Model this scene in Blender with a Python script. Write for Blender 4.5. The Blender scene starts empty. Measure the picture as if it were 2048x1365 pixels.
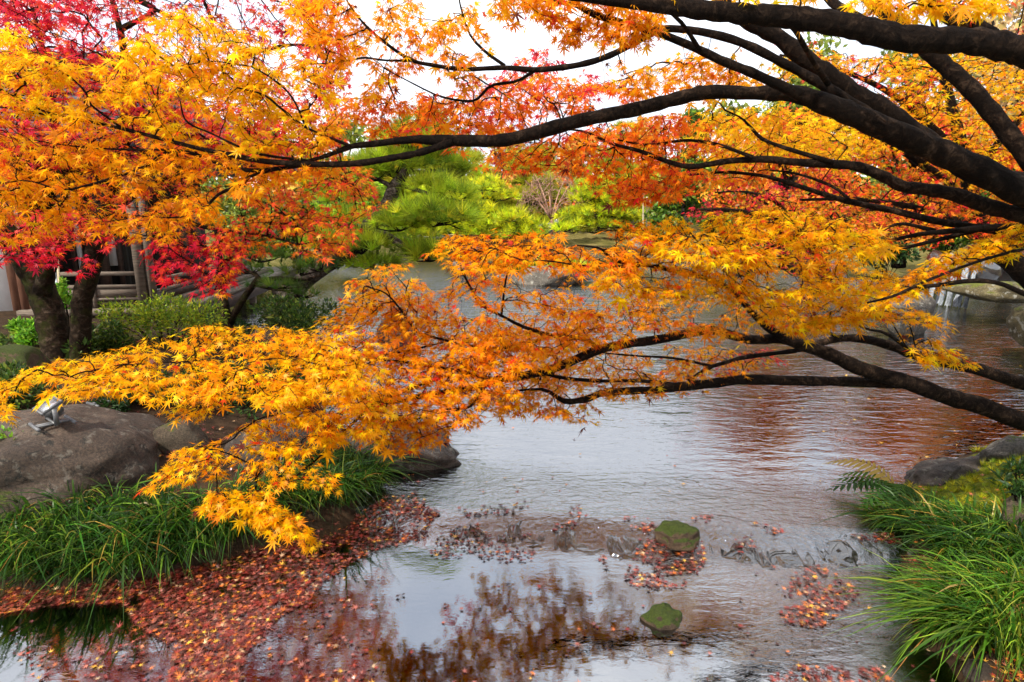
import bpy, math, random
import numpy as np
from mathutils import Vector, Matrix, noise

R = math.radians
rng = np.random.default_rng(11)
random.seed(11)
scene = bpy.context.scene
col = scene.collection

# ------------------------------------------------------------------ camera
F = 1180.0            # focal length in photo pixels (2048 wide)
PITCH = R(12.0)
CAMZ = 2.0
CT, ST = math.cos(PITCH), math.sin(PITCH)
cam = bpy.data.cameras.new('camera')
cam.sensor_width = 36.0
cam.lens = 36.0 * F / 2048.0
cam.clip_start = 0.05
cam.clip_end = 3000
cam_o = bpy.data.objects.new('camera', cam)
cam_o.location = (0, 0, CAMZ)
cam_o.rotation_euler = (math.pi / 2 - PITCH, 0, 0)
col.objects.link(cam_o)
scene.camera = cam_o

# ------------------------------------------------------------------ light
SUN_AZ = R(136)       # measured from the view direction (+Y) towards the left
SUN_EL = R(46)
SD = Vector((-math.sin(SUN_AZ) * math.cos(SUN_EL), math.cos(SUN_AZ) * math.cos(SUN_EL), math.sin(SUN_EL)))
world = bpy.data.worlds.new('World')
scene.world = world
world.use_nodes = True
nt = world.node_tree
nt.nodes.clear()
n_out = nt.nodes.new('ShaderNodeOutputWorld')
n_bg = nt.nodes.new('ShaderNodeBackground')
n_bg.inputs['Strength'].default_value = 0.062
n_sky = nt.nodes.new('ShaderNodeTexSky')
n_sky.sky_type = 'NISHITA'
n_sky.sun_disc = False
n_sky.sun_elevation = SUN_EL
n_sky.sun_rotation = -SUN_AZ
n_tc = nt.nodes.new('ShaderNodeTexCoord')
n_map = nt.nodes.new('ShaderNodeMapping')
n_map.inputs['Scale'].default_value = (1, 1, 2.2)
n_no = nt.nodes.new('ShaderNodeTexNoise')
n_no.inputs['Scale'].default_value = 2.6
n_no.inputs['Detail'].default_value = 6
n_no.inputs['Roughness'].default_value = 0.55
n_rp = nt.nodes.new('ShaderNodeValToRGB')
n_rp.color_ramp.elements[0].position = 0.36
n_rp.color_ramp.elements[0].color = (15.5, 17.2, 20.5, 1)
n_rp.color_ramp.elements[1].position = 0.66
n_rp.color_ramp.elements[1].color = (29, 29.2, 29.8, 1)
n_mx = nt.nodes.new('ShaderNodeMix')
n_mx.data_type = 'RGBA'
n_mx.inputs[0].default_value = 0.88
nt.links.new(n_tc.outputs['Generated'], n_map.inputs['Vector'])
nt.links.new(n_map.outputs['Vector'], n_no.inputs['Vector'])
nt.links.new(n_no.outputs['Fac'], n_rp.inputs['Fac'])
nt.links.new(n_sky.outputs['Color'], n_mx.inputs[6])
nt.links.new(n_rp.outputs['Color'], n_mx.inputs[7])
nt.links.new(n_mx.outputs[2], n_bg.inputs['Color'])
nt.links.new(n_bg.outputs['Background'], n_out.inputs['Surface'])

sun = bpy.data.lights.new('sun', 'SUN')
sun.energy = 5.0
sun.angle = R(1.2)
sun.color = (1.0, 0.94, 0.84)
sun_o = bpy.data.objects.new('sun', sun)
sun_o.rotation_euler = SD.to_track_quat('Z', 'Y').to_euler()
sun_o.location = SD * 60
col.objects.link(sun_o)

scene.view_settings.view_transform = 'Standard'
scene.view_settings.look = 'None'
scene.view_settings.exposure = 0.36
scene.view_settings.gamma = 1.0
cy = scene.cycles
cy.use_denoising = True
cy.use_adaptive_sampling = True
cy.adaptive_threshold = 0.03
cy.max_bounces = 6
cy.diffuse_bounces = 3
cy.glossy_bounces = 3
cy.transmission_bounces = 3
cy.transparent_max_bounces = 6
cy.caustics_reflective = False
cy.caustics_refractive = False
cy.sample_clamp_indirect = 6.0

# ------------------------------------------------------------------ geometry helpers
def ray(px, py):
    u = (np.asarray(px, float) - 1024.0) / F
    v = (682.5 - np.asarray(py, float)) / F
    return np.stack([u, CT + v * ST, -ST + v * CT], -1)

def at(px, py, Y):
    d = ray(px, py)
    t = np.asarray(Y, float) / d[..., 1]
    return d * t[..., None] + np.array([0, 0, CAMZ])

def on(px, py, z):
    d = ray(px, py)
    t = (np.asarray(z, float) - CAMZ) / d[..., 2]
    return d * t[..., None] + np.array([0, 0, CAMZ])

def project(P):
    P = np.asarray(P, float) - np.array([0, 0, CAMZ])
    dep = P[:, 1] * CT - P[:, 2] * ST
    up = P[:, 1] * ST + P[:, 2] * CT
    dep_s = np.where(dep > 0.05, dep, 0.05)
    return 1024 + F * P[:, 0] / dep_s, 682.5 - F * up / dep_s, dep

def srgb(r, g, b):
    f = lambda c: (c / 255.0) / 12.92 if c <= 10 else ((c / 255.0 + 0.055) / 1.055) ** 2.4
    return (f(r), f(g), f(b))

def mesh_from(name, V, Fc, mat, colors=None, smooth=False):
    V = np.asarray(V, np.float32)
    me = bpy.data.meshes.new(name)
    if isinstance(Fc, np.ndarray):
        Fc = [Fc]
    Fc = [np.asarray(f, np.int32) for f in Fc if len(f)]
    me.vertices.add(len(V))
    me.vertices.foreach_set('co', V.ravel())
    nl = sum(f.size for f in Fc)
    npol = sum(len(f) for f in Fc)
    me.loops.add(nl)
    me.loops.foreach_set('vertex_index', np.concatenate([f.ravel() for f in Fc]))
    me.polygons.add(npol)
    tot = np.concatenate([np.full(len(f), f.shape[1], np.int32) for f in Fc])
    st = np.concatenate([[0], np.cumsum(tot)[:-1]]).astype(np.int32)
    me.polygons.foreach_set('loop_start', st)
    me.polygons.foreach_set('loop_total', tot)
    if smooth:
        me.polygons.foreach_set('use_smooth', np.ones(npol, bool))
    me.update(calc_edges=True)
    if colors is not None:
        ca = me.color_attributes.new('Col', 'FLOAT_COLOR', 'POINT')
        c = np.ones((len(V), 4), np.float32)
        c[:, :3] = colors
        ca.data.foreach_set('color', c.ravel())
    me.materials.append(mat)
    return me

def wloc(o):
    p = Vector((0, 0, 0))
    while o is not None:
        p = p + o.location
        o = o.parent
    return np.array(p)

def part(name, V, Fc, mat, parent=None, colors=None, smooth=False, stuff=False):
    V = np.asarray(V, float)
    if parent is not None:
        V = V - wloc(parent)
    o = bpy.data.objects.new(name, mesh_from(name, V, Fc, mat, colors, smooth))
    col.objects.link(o)
    if parent is not None:
        o.parent = parent
    if stuff:
        o['kind'] = 'stuff'
    return o

def tag(o, label, cat, group=None, kind=None):
    o['label'] = label
    o['category'] = cat
    if group:
        o['group'] = group
    if kind:
        o['kind'] = kind
    return o

def thing(name, label, cat, loc, group=None):
    o = bpy.data.objects.new(name, None)
    o.empty_display_size = 0.1
    o.location = tuple(float(c) for c in loc)
    col.objects.link(o)
    return tag(o, label, cat, group)

def join(parts):
    Vs, Fs, off = [], {}, 0
    for V, Fc in parts:
        Vs.append(V)
        for f in (Fc if isinstance(Fc, list) else [Fc]):
            f = np.asarray(f)
            if len(f):
                Fs.setdefault(f.shape[1], []).append(f + off)
        off += len(V)
    return np.concatenate(Vs), [np.concatenate(v) for v in Fs.values()]

def catmull(P, n):
    """resample a polyline (rows may carry extra columns) with a Catmull-Rom spline"""
    P = np.asarray(P, float)
    if len(P) < 3:
        t = np.linspace(0, 1, max(2, n))[:, None]
        return P[0] * (1 - t) + P[-1] * t
    Q = np.vstack([2 * P[0] - P[1], P, 2 * P[-1] - P[-2]])
    s = np.linspace(0, len(P) - 1 - 1e-9, n)
    i = s.astype(int)
    t = (s - i)[:, None]
    a, b, c, d = Q[i], Q[i + 1], Q[i + 2], Q[i + 3]
    return 0.5 * (2 * b + (c - a) * t + (2 * a - 5 * b + 4 * c - d) * t ** 2 + (3 * b - a - 3 * c + d) * t ** 3)

def tube(P, rad, sides=8, rough=0.0, seed=0, cap=True):
    P = np.asarray(P, float)
    n = len(P)
    T = np.gradient(P, axis=0)
    T /= np.linalg.norm(T, axis=1)[:, None] + 1e-9
    ref = np.array([0.13, 0.21, 0.97])
    if abs(T[0] @ ref) > 0.9:
        ref = np.array([1.0, 0.1, 0.1])
    N = np.zeros_like(P)
    nn = ref - T[0] * (ref @ T[0])
    for k in range(n):
        nn = nn - T[k] * (nn @ T[k])
        nn /= np.linalg.norm(nn) + 1e-9
        N[k] = nn
    B = np.cross(T, N)
    a = np.linspace(0, 2 * math.pi, sides, endpoint=False)
    rr = np.asarray(rad, float)[:, None] * np.ones((1, sides))
    if rough:
        g = np.random.default_rng(seed + 5)
        lump = g.normal(0, 1, (n, sides))
        lump = (lump + np.roll(lump, 1, 1) + np.roll(lump, -1, 1)) / 3
        rr = rr * (1 + rough * lump)
    V = P[:, None] + rr[..., None] * (np.cos(a)[None, :, None] * N[:, None] + np.sin(a)[None, :, None] * B[:, None])
    V = V.reshape(-1, 3)
    i = np.arange(n - 1)[:, None] * sides
    j = np.arange(sides)[None]
    j2 = (j + 1) % sides
    Fq = np.stack([i + j, i + j2, i + sides + j2, i + sides + j], -1).reshape(-1, 4)
    if not cap:
        return V, [Fq]
    V = np.vstack([V, P[0], P[-1]])
    k = n * sides
    jj = np.arange(sides)
    t0 = np.stack([np.full(sides, k), (jj + 1) % sides, jj], 1)
    t1 = np.stack([np.full(sides, k + 1), (n - 1) * sides + jj, (n - 1) * sides + (jj + 1) % sides], 1)
    return V, [Fq, np.concatenate([t0, t1])]

def box(c, size, M=None, bev=0.0):
    """box centred at c with rotation matrix columns M; small bevel by chamfered corners"""
    sx, sy, sz = [s / 2 for s in size]
    V = np.array([[x, y, z] for x in (-sx, sx) for y in (-sy, sy) for z in (-sz, sz)], float)
    if M is not None:
        V = V @ np.asarray(M).T
    V = V + np.asarray(c)
    Fq = np.array([[0, 1, 3, 2], [4, 6, 7, 5], [0, 4, 5, 1], [2, 3, 7, 6], [0, 2, 6, 4], [1, 5, 7, 3]])
    return V, [Fq]

def inside(poly, x, y):
    poly = np.asarray(poly, float)
    x = np.asarray(x, float); y = np.asarray(y, float)
    r = np.zeros(x.shape, bool)
    n = len(poly)
    for i in range(n):
        x0, y0 = poly[i]; x1, y1 = poly[(i + 1) % n]
        if y0 == y1:
            continue
        c = ((y0 > y) != (y1 > y)) & (x < (x1 - x0) * (y - y0) / (y1 - y0) + x0)
        r ^= c
    return r

def sdf(poly, x, y):
    """signed distance, negative inside"""
    poly = np.asarray(poly, float)
    d = np.full(np.shape(x), 1e9)
    n = len(poly)
    for i in range(n):
        a = poly[i]; b = poly[(i + 1) % n]
        e = b - a
        t = np.clip(((x - a[0]) * e[0] + (y - a[1]) * e[1]) / (e @ e + 1e-12), 0, 1)
        d = np.minimum(d, np.hypot(x - a[0] - t * e[0], y - a[1] - t * e[1]))
    return np.where(inside(poly, x, y), -d, d)

def vnoise(x, y, z=0.0, s=1.0):
    x = np.asarray(x, float)
    sh = x.shape
    xs = x.ravel(); ys = np.broadcast_to(y, sh).ravel(); zs = np.broadcast_to(z, sh).ravel()
    return np.array([noise.noise(Vector((a * s, b * s, c * s))) for a, b, c in zip(xs, ys, zs)]).reshape(sh)

def smooth(a, b, x):
    t = np.clip((x - a) / (b - a), 0, 1)
    return t * t * (3 - 2 * t)

def frames(f, n):
    """rotation matrices with columns (side, forward, normal)"""
    f = f / (np.linalg.norm(f, axis=1)[:, None] + 1e-9)
    n = n - f * np.sum(f * n, 1)[:, None]
    n = n / (np.linalg.norm(n, axis=1)[:, None] + 1e-9)
    s = np.cross(f, n)
    return np.stack([s, f, n], -1)

def scatter(TV, TF, pos, M, sc, cols=None, tips=False):
    k = len(TV); n = len(pos)
    sc = np.broadcast_to(np.asarray(sc, float), (n,))
    V = np.einsum('nij,kj->nki', M, TV) * sc[:, None, None] + pos[:, None]
    off = (np.arange(n) * k)[:, None, None]
    Fs = [(f[None] + off).reshape(-1, f.shape[1]) for f in TF]
    C = None
    if cols is not None:
        C = np.repeat(cols, k, axis=0)
        if tips:
            r_ = np.clip(np.linalg.norm(TV[:, :2], axis=1), 0, 1)
            C = C * np.tile(np.stack([1.03 - 0.10 * r_, 1.08 - 0.2 * r_, 1.0 + 0 * r_], 1), (n, 1))
    return V.reshape(-1, 3), Fs, C

# ------------------------------------------------------------------ materials
class Mat:
    def __init__(self, name):
        self.m = bpy.data.materials.new(name)
        self.m.use_nodes = True
        self.t = self.m.node_tree
        self.t.nodes.clear()
        self.out = self.t.nodes.new('ShaderNodeOutputMaterial')
    def n(self, typ, **kw):
        x = self.t.nodes.new(typ)
        for k, v in kw.items():
            if k.startswith('in_'):
                x.inputs[k[3:]].default_value = v
            else:
                setattr(x, k, v)
        return x
    def l(self, a, b):
        self.t.links.new(a, b)
    def coord(self, scale=(1, 1, 1), kind='Object'):
        tc = self.n('ShaderNodeTexCoord'); mp = self.n('ShaderNodeMapping')
        mp.inputs['Scale'].default_value = scale
        self.l(tc.outputs[kind], mp.inputs['Vector'])
        return mp.outputs['Vector']
    def noise(self, vec, scale, detail=4, rough=0.55, dist=0.0):
        x = self.n('ShaderNodeTexNoise')
        x.inputs['Scale'].default_value = scale
        x.inputs['Detail'].default_value = detail
        x.inputs['Roughness'].default_value = rough
        x.inputs['Distortion'].default_value = dist
        if vec is not None:
            self.l(vec, x.inputs['Vector'])
        return x.outputs['Fac']
    def ramp(self, fac, stops):
        x = self.n('ShaderNodeValToRGB')
        e = x.color_ramp.elements
        while len(e) < len(stops):
            e.new(0.5)
        for k, (p, c) in enumerate(stops):
            e[k].position = p
            e[k].color = (*c, 1) if len(c) == 3 else c
        self.l(fac, x.inputs['Fac'])
        return x.outputs['Color']
    def mix(self, fac, a, b, blend='MIX'):
        x = self.n('ShaderNodeMix', data_type='RGBA', blend_type=blend)
        for sock, v in ((0, fac), (6, a), (7, b)):
            if hasattr(v, 'is_output') or hasattr(v, 'links'):
                self.l(v, x.inputs[sock])
            else:
                x.inputs[sock].default_value = v if sock == 0 else (*v, 1)
        return x.outputs[2]
    def math(self, op, a, b=0.0, clamp=False):
        x = self.n('ShaderNodeMath', operation=op, use_clamp=clamp)
        for k, v in enumerate((a, b)):
            if hasattr(v, 'links'):
                self.l(v, x.inputs[k])
            else:
                x.inputs[k].default_value = v
        return x.outputs[0]
    def bump(self, h, strength=0.5, dist=0.02, normal=None):
        x = self.n('ShaderNodeBump')
        x.inputs['Strength'].default_value = strength
        x.inputs['Distance'].default_value = dist
        self.l(h, x.inputs['Height'])
        if normal is not None:
            self.l(normal, x.inputs['Normal'])
        return x.outputs['Normal']
    def principled(self, color, rough=0.8, normal=None, spec=0.3, metal=0.0):
        x = self.n('ShaderNodeBsdfPrincipled')
        if hasattr(color, 'links'):
            self.l(color, x.inputs['Base Color'])
        else:
            x.inputs['Base Color'].default_value = (*color, 1)
        if hasattr(rough, 'links'):
            self.l(rough, x.inputs['Roughness'])
        else:
            x.inputs['Roughness'].default_value = rough
        x.inputs['Specular IOR Level'].default_value = spec
        x.inputs['Metallic'].default_value = metal
        if normal is not None:
            self.l(normal, x.inputs['Normal'])
        self.l(x.outputs[0], self.out.inputs['Surface'])
        return self.m

def mat_leaf(name, src, trans=0.55, gloss=0.010, rough=0.42):
    m = Mat(name)
    if src == 'obj':
        c = m.n('ShaderNodeObjectInfo').outputs['Color']
    elif src == 'attr':
        c = m.n('ShaderNodeAttribute', attribute_name='Col').outputs['Color']
    d = m.n('ShaderNodeBsdfDiffuse'); t = m.n('ShaderNodeBsdfTranslucent'); g = m.n('ShaderNodeBsdfGlossy')
    g.inputs['Roughness'].default_value = rough
    g.inputs['Color'].default_value = (1, 1, 1, 1)
    m.l(c, d.inputs['Color'])
    gm = m.n('ShaderNodeGamma'); gm.inputs['Gamma'].default_value = 0.74
    m.l(c, gm.inputs['Color']); m.l(gm.outputs[0], t.inputs['Color'])
    x = m.n('ShaderNodeMixShader'); x.inputs[0].default_value = trans
    m.l(d.outputs[0], x.inputs[1]); m.l(t.outputs[0], x.inputs[2])
    y = m.n('ShaderNodeMixShader'); y.inputs[0].default_value = gloss
    m.l(x.outputs[0], y.inputs[1]); m.l(g.outputs[0], y.inputs[2])
    m.l(y.outputs[0], m.out.inputs['Surface'])
    return m.m

LEAF = mat_leaf('maple_leaf_tissue', 'attr')
LEAF1 = mat_leaf('maple_leaf_tissue_single', 'obj')
FALLEN = mat_leaf('fallen_leaf_tissue', 'attr', 0.12, 0.06, 0.35)
FALLEN1 = mat_leaf('fallen_leaf_tissue_single', 'obj', 0.12, 0.06, 0.35)
GREEN = mat_leaf('green_leaf_tissue', 'attr', 0.35, 0.018, 0.42)
NEEDLE = mat_leaf('pine_needle_tissue', 'attr', 0.35, 0.015, 0.5)
BLADE = mat_leaf('sedge_blade_tissue', 'attr', 0.35, 0.02, 0.42)

def mat_bark(name, c0, c1, c2, scale=14.0, moss=None, ring=True):
    m = Mat(name)
    v = m.coord((1, 1, 1))
    a = m.noise(v, scale, 8, 0.72, 0.8)
    b = m.noise(v, scale * 0.22, 5, 0.65, 0.5)
    fine = m.noise(v, scale * 4, 6, 0.75)
    c = m.ramp(a, [(0.34, c0), (0.52, c1), (0.68, c2)])
    c = m.mix(m.ramp(b, [(0.42, (0, 0, 0)), (0.62, (0.85, 0.85, 0.85))]), c, c0)
    c = m.mix(0.6, c, m.ramp(fine, [(0.35, (0.2, 0.2, 0.2)), (0.65, (1.5, 1.45, 1.4))]), 'MULTIPLY')
    if moss:
        k = m.ramp(m.noise(v, scale * 0.45, 6, 0.7), [(0.5, (0, 0, 0)), (0.62, (1, 1, 1))])
        c = m.mix(k, c, moss)
    nrm = m.bump(a, 1.0, 0.03)
    nrm = m.bump(fine, 0.9, 0.008, nrm)
    return m.principled(c, 0.9, nrm, 0.08)

BARK = mat_bark('maple_bark', (0.005, 0.003, 0.002), (0.02, 0.0115, 0.007), (0.085, 0.052, 0.033), 24)
TWIG = mat_bark('maple_twig_bark', (0.008, 0.004, 0.003), (0.016, 0.009, 0.006), (0.035, 0.02, 0.014), 60)
BARK_MOSS = mat_bark('mossy_maple_bark', (0.008, 0.005, 0.003), (0.034, 0.022, 0.013), (0.14, 0.10, 0.07), 11, (0.026, 0.028, 0.006))
PINEBARK = mat_bark('pine_bark', (0.015, 0.012, 0.01), (0.09, 0.07, 0.055), (0.34, 0.29, 0.25), 16)
PALEBARK = mat_bark('pale_bark', (0.12, 0.08, 0.06), (0.3, 0.22, 0.17), (0.48, 0.38, 0.31), 8)

def mat_rock(name, c0, c1, c2, moss=0.0, mosscol=(0.10, 0.13, 0.012), lichen=0.0, dark=0.0, wet=0.75, scale=4.0):
    m = Mat(name)
    v = m.coord()
    big = m.noise(v, scale, 6, 0.62, 0.4)
    fine = m.noise(v, scale * 18, 8, 0.8)
    c = m.ramp(big, [(0.28, c0), (0.5, c1), (0.75, c2)])
    c = m.mix(0.85, c, m.ramp(fine, [(0.36, (0.22, 0.21, 0.2)), (0.5, (0.75, 0.73, 0.7)), (0.66, (1.6, 1.5, 1.4))]), 'MULTIPLY')
    c = m.mix(1.0, c, (1.35, 1.35, 1.35), 'MULTIPLY')
    if lichen:
        k = m.ramp(m.noise(v, scale * 3.3, 5, 0.65), [(0.56, (0, 0, 0)), (0.63, (lichen,) * 3)])
        c = m.mix(k, c, (0.42, 0.4, 0.33))
    if dark:
        k = m.ramp(m.noise(v, scale * 3.4, 6, 0.75, 0.6), [(0.56, (0, 0, 0)), (0.62, (dark,) * 3)])
        c = m.mix(k, c, (0.014, 0.014, 0.010))
    nrm = m.bump(big, 0.6, 0.05)
    nrm = m.bump(fine, 1.0, 0.012, nrm)
    if moss:
        g = m.n('ShaderNodeNewGeometry'); s = m.n('ShaderNodeSeparateXYZ')
        m.l(g.outputs['Normal'], s.inputs[0])
        up = m.math('ADD', m.math('MULTIPLY', s.outputs['Z'], 0.45), m.noise(v, scale * 2.2, 6, 0.7))
        k = m.ramp(up, [(0.97 - 0.3 * moss, (0, 0, 0)), (1.05 - 0.3 * moss, (1, 1, 1))])
        mc = m.ramp(m.noise(v, scale * 22, 4, 0.7), [(0.36, tuple(x * 0.22 for x in mosscol)), (0.64, tuple(x * 1.8 for x in mosscol))])
        c = m.mix(k, c, mc)
        nrm = m.bump(m.noise(v, scale * 5, 8, 0.85), 1.0, 0.05, nrm)
    return m.principled(c, wet, nrm, 0.35)

ROCK_BIG = mat_rock('brown_granite', (0.022, 0.015, 0.010), (0.06, 0.042, 0.030), (0.12, 0.086, 0.062), 0.0, lichen=0.2, dark=0.9, scale=4.0)
ROCK_TAN = mat_rock('tan_stone', (0.05, 0.038, 0.024), (0.11, 0.083, 0.053), (0.2, 0.155, 0.10), 0.3, scale=4.5)
ROCK_WET = mat_rock('dark_wet_stone', (0.007, 0.006, 0.005), (0.018, 0.015, 0.013), (0.05, 0.042, 0.034), 0.0, wet=0.16, scale=9)
ROCK_GREY = mat_rock('grey_stone', (0.05, 0.046, 0.04), (0.14, 0.125, 0.105), (0.3, 0.27, 0.225), 0.12, lichen=0.8, scale=3.0)
ROCK_MOSS = mat_rock('mossy_stone', (0.05, 0.03, 0.02), (0.13, 0.085, 0.05), (0.24, 0.16, 0.09), 1.15, (0.07, 0.10, 0.010), scale=11)
ROCK_SHORE = mat_rock('shore_stone', (0.014, 0.010, 0.008), (0.04, 0.029, 0.021), (0.10, 0.077, 0.058), 0.0, lichen=0.2, wet=0.6, scale=5)
ROCK_OLIVE = mat_rock('lichened_stone', (0.05, 0.04, 0.02), (0.13, 0.105, 0.05), (0.28, 0.24, 0.12), 0.45, (0.14, 0.15, 0.02), lichen=0.9, scale=3.0)

def mat_ground():
    m = Mat('garden_soil')
    v = m.coord()
    col_a = m.n('ShaderNodeAttribute', attribute_name='Col').outputs['Color']
    s = m.n('ShaderNodeSeparateColor'); m.l(col_a, s.inputs[0])
    soil = m.ramp(m.noise(v, 9, 6, 0.7), [(0.3, (0.018, 0.012, 0.007)), (0.55, (0.05, 0.03, 0.017)), (0.8, (0.10, 0.06, 0.03))])
    moss = m.ramp(m.noise(v, 26, 6, 0.75), [(0.3, (0.03, 0.04, 0.004)), (0.5, (0.10, 0.115, 0.008)), (0.75, (0.24, 0.22, 0.02))])
    bed = m.ramp(m.noise(v, 5, 6, 0.7), [(0.3, (0.010, 0.006, 0.003)), (0.55, (0.035, 0.018, 0.008)), (0.8, (0.08, 0.04, 0.016))])
    lawn = m.ramp(m.noise(v, 1.2, 6, 0.7), [(0.3, (0.06, 0.055, 0.012)), (0.5, (0.12, 0.10, 0.025)), (0.75, (0.30, 0.22, 0.09))])
    edge = m.ramp(m.math('ADD', s.outputs['Red'], m.math('MULTIPLY', m.noise(v, 7, 5, 0.7), 0.6)), [(0.72, (0, 0, 0)), (0.88, (1, 1, 1))])
    c = m.mix(edge, soil, moss)
    c = m.mix(s.outputs['Blue'], c, lawn)
    c = m.mix(s.outputs['Green'], c, bed)
    nrm = m.bump(m.noise(v, 40, 6, 0.75), 0.9, 0.02)
    return m.principled(c, 0.95, nrm, 0.1)
GROUND = mat_ground()

def mat_water():
    m = Mat('pond_water')
    tc = m.n('ShaderNodeTexCoord')
    def mp(scale, rot=0.0, loc=(0, 0, 0)):
        x = m.n('ShaderNodeMapping'); x.inputs['Scale'].default_value = scale
        x.inputs['Rotation'].default_value = (0, 0, rot); x.inputs['Location'].default_value = loc
        m.l(tc.outputs['Object'], x.inputs['Vector']); return x.outputs['Vector']
    at_ = m.n('ShaderNodeAttribute', attribute_name='Col').outputs['Color']
    s = m.n('ShaderNodeSeparateColor'); m.l(at_, s.inputs[0])
    swell = m.noise(mp((0.9, 2.6, 1), 0.12), 2.2, 3, 0.5, 0.6)
    rip = m.noise(mp((1.0, 2.2, 1), -0.25), 9.0, 3, 0.55, 0.5)
    fine = m.noise(mp((1.0, 1.5, 1), 0.4), 30.0, 4, 0.6, 0.8)
    # red: pond ripple, green: turbulent at the weir, blue: calm stream
    h1 = m.math('MULTIPLY', swell, m.math('MULTIPLY', s.outputs['Red'], 0.028))
    h2 = m.math('MULTIPLY', rip, m.math('ADD', m.math('MULTIPLY', s.outputs['Red'], 0.011), m.math('ADD', m.math('MULTIPLY', s.outputs['Green'], 0.011), 0.0005)))
    h3 = m.math('MULTIPLY', fine, m.math('ADD', m.math('MULTIPLY', s.outputs['Green'], 0.005), 0.00012))
    h = m.math('ADD', m.math('ADD', h1, h2), h3)
    nrm = m.bump(h, 1.0, 1.0)
    fr = m.n('ShaderNodeFresnel'); fr.inputs['IOR'].default_value = 4.0
    m.l(nrm, fr.inputs['Normal'])
    g = m.n('ShaderNodeBsdfGlossy'); g.inputs['Roughness'].default_value = 0.015
    g.inputs['Color'].default_value = (0.95, 0.97, 1.0, 1)
    m.l(nrm, g.inputs['Normal'])
    t = m.n('ShaderNodeBsdfTransparent'); t.inputs['Color'].default_value = (0.36, 0.26, 0.16, 1)
    x = m.n('ShaderNodeMixShader')
    m.l(fr.outputs[0], x.inputs[0]); m.l(t.outputs[0], x.inputs[1]); m.l(g.outputs[0], x.inputs[2])
    m.l(x.outputs[0], m.out.inputs['Surface'])
    return m.m
WATER = mat_water()

def mat_simple(name, c0, c1, scale=(1, 1, 1), ns=8, rough=0.7, bump=0.3, spec=0.3, metal=0.0):
    m = Mat(name)
    v = m.coord(scale)
    a = m.noise(v, ns, 6, 0.65)
    c = m.ramp(a, [(0.3, c0), (0.7, c1)])
    return m.principled(c, rough, m.bump(a, bump, 0.01), spec, metal)
WOOD_GREY = mat_simple('weathered_wood', (0.07, 0.052, 0.038), (0.2, 0.155, 0.115), (1, 1, 7), 6, 0.8)
WOOD_DECK = mat_simple('pale_deck_wood', (0.09, 0.07, 0.052), (0.26, 0.215, 0.17), (6, 1, 6), 5, 0.8)
WOOD_DARK = mat_simple('dark_stained_wood', (0.025, 0.014, 0.010), (0.07, 0.04, 0.028), (1, 1, 6), 5, 0.6)
WOOD_RED = mat_simple('red_brown_boards', (0.09, 0.038, 0.022), (0.19, 0.085, 0.05), (4, 4, 1), 5, 0.6)
PLASTER = mat_simple('white_plaster', (0.70, 0.69, 0.65), (0.8, 0.79, 0.76), (1, 1, 1), 5, 0.9, 0.05)
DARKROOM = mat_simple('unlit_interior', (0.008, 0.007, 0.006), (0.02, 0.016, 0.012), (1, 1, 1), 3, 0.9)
PAPER = mat_simple('shoji_paper', (0.5, 0.5, 0.48), (0.62, 0.61, 0.58), (1, 1, 1), 3, 0.9, 0.02)
TILE = mat_simple('grey_roof_tile', (0.04, 0.042, 0.045), (0.10, 0.10, 0.105), (1, 1, 1), 6, 0.6)
CONCRETE = mat_simple('pale_stone', (0.34, 0.33, 0.31), (0.55, 0.53, 0.5), (1, 1, 1), 6, 0.85)
METAL = mat_simple('grey_cast_aluminium', (0.09, 0.09, 0.093), (0.16, 0.16, 0.164), (1, 1, 1), 30, 0.55, 0.1, 0.4, 0.2)
METAL_D = mat_simple('dark_cast_metal', (0.09, 0.09, 0.09), (0.16, 0.16, 0.16), (1, 1, 1), 30, 0.5, 0.1, 0.5, 0.3)
REFLECTOR = mat_simple('bright_reflector', (0.55, 0.56, 0.58), (0.8, 0.8, 0.82), (1, 1, 1), 6, 0.25, 0.2, 0.5, 0.6)
LED = mat_simple('yellow_lamp_chip', (0.75, 0.5, 0.12), (0.85, 0.6, 0.2), (1, 1, 1), 6, 0.5, 0.0)
BAMBOO = mat_simple('dry_bamboo', (0.3, 0.24, 0.13), (0.5, 0.42, 0.26), (1, 1, 1), 5, 0.6)
FOAM = mat_simple('falling_white_water', (0.05, 0.06, 0.07), (0.4, 0.43, 0.46), (9, 9, 1.2), 6, 0.3, 0.6)
POLE = mat_simple('pale_blue_pole', (0.45, 0.52, 0.56), (0.6, 0.66, 0.7), (1, 1, 1), 5, 0.5, 0.0)
glass = Mat('lamp_glass')
_g = glass.n('ShaderNodeBsdfGlossy'); _g.inputs['Roughness'].default_value = 0.03
_t = glass.n('ShaderNodeBsdfTransparent'); _x = glass.n('ShaderNodeMixShader'); _x.inputs[0].default_value = 0.12
glass.l(_t.outputs[0], _x.inputs[1]); glass.l(_g.outputs[0], _x.inputs[2]); glass.l(_x.outputs[0], glass.out.inputs['Surface'])
GLASS = glass.m

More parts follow.
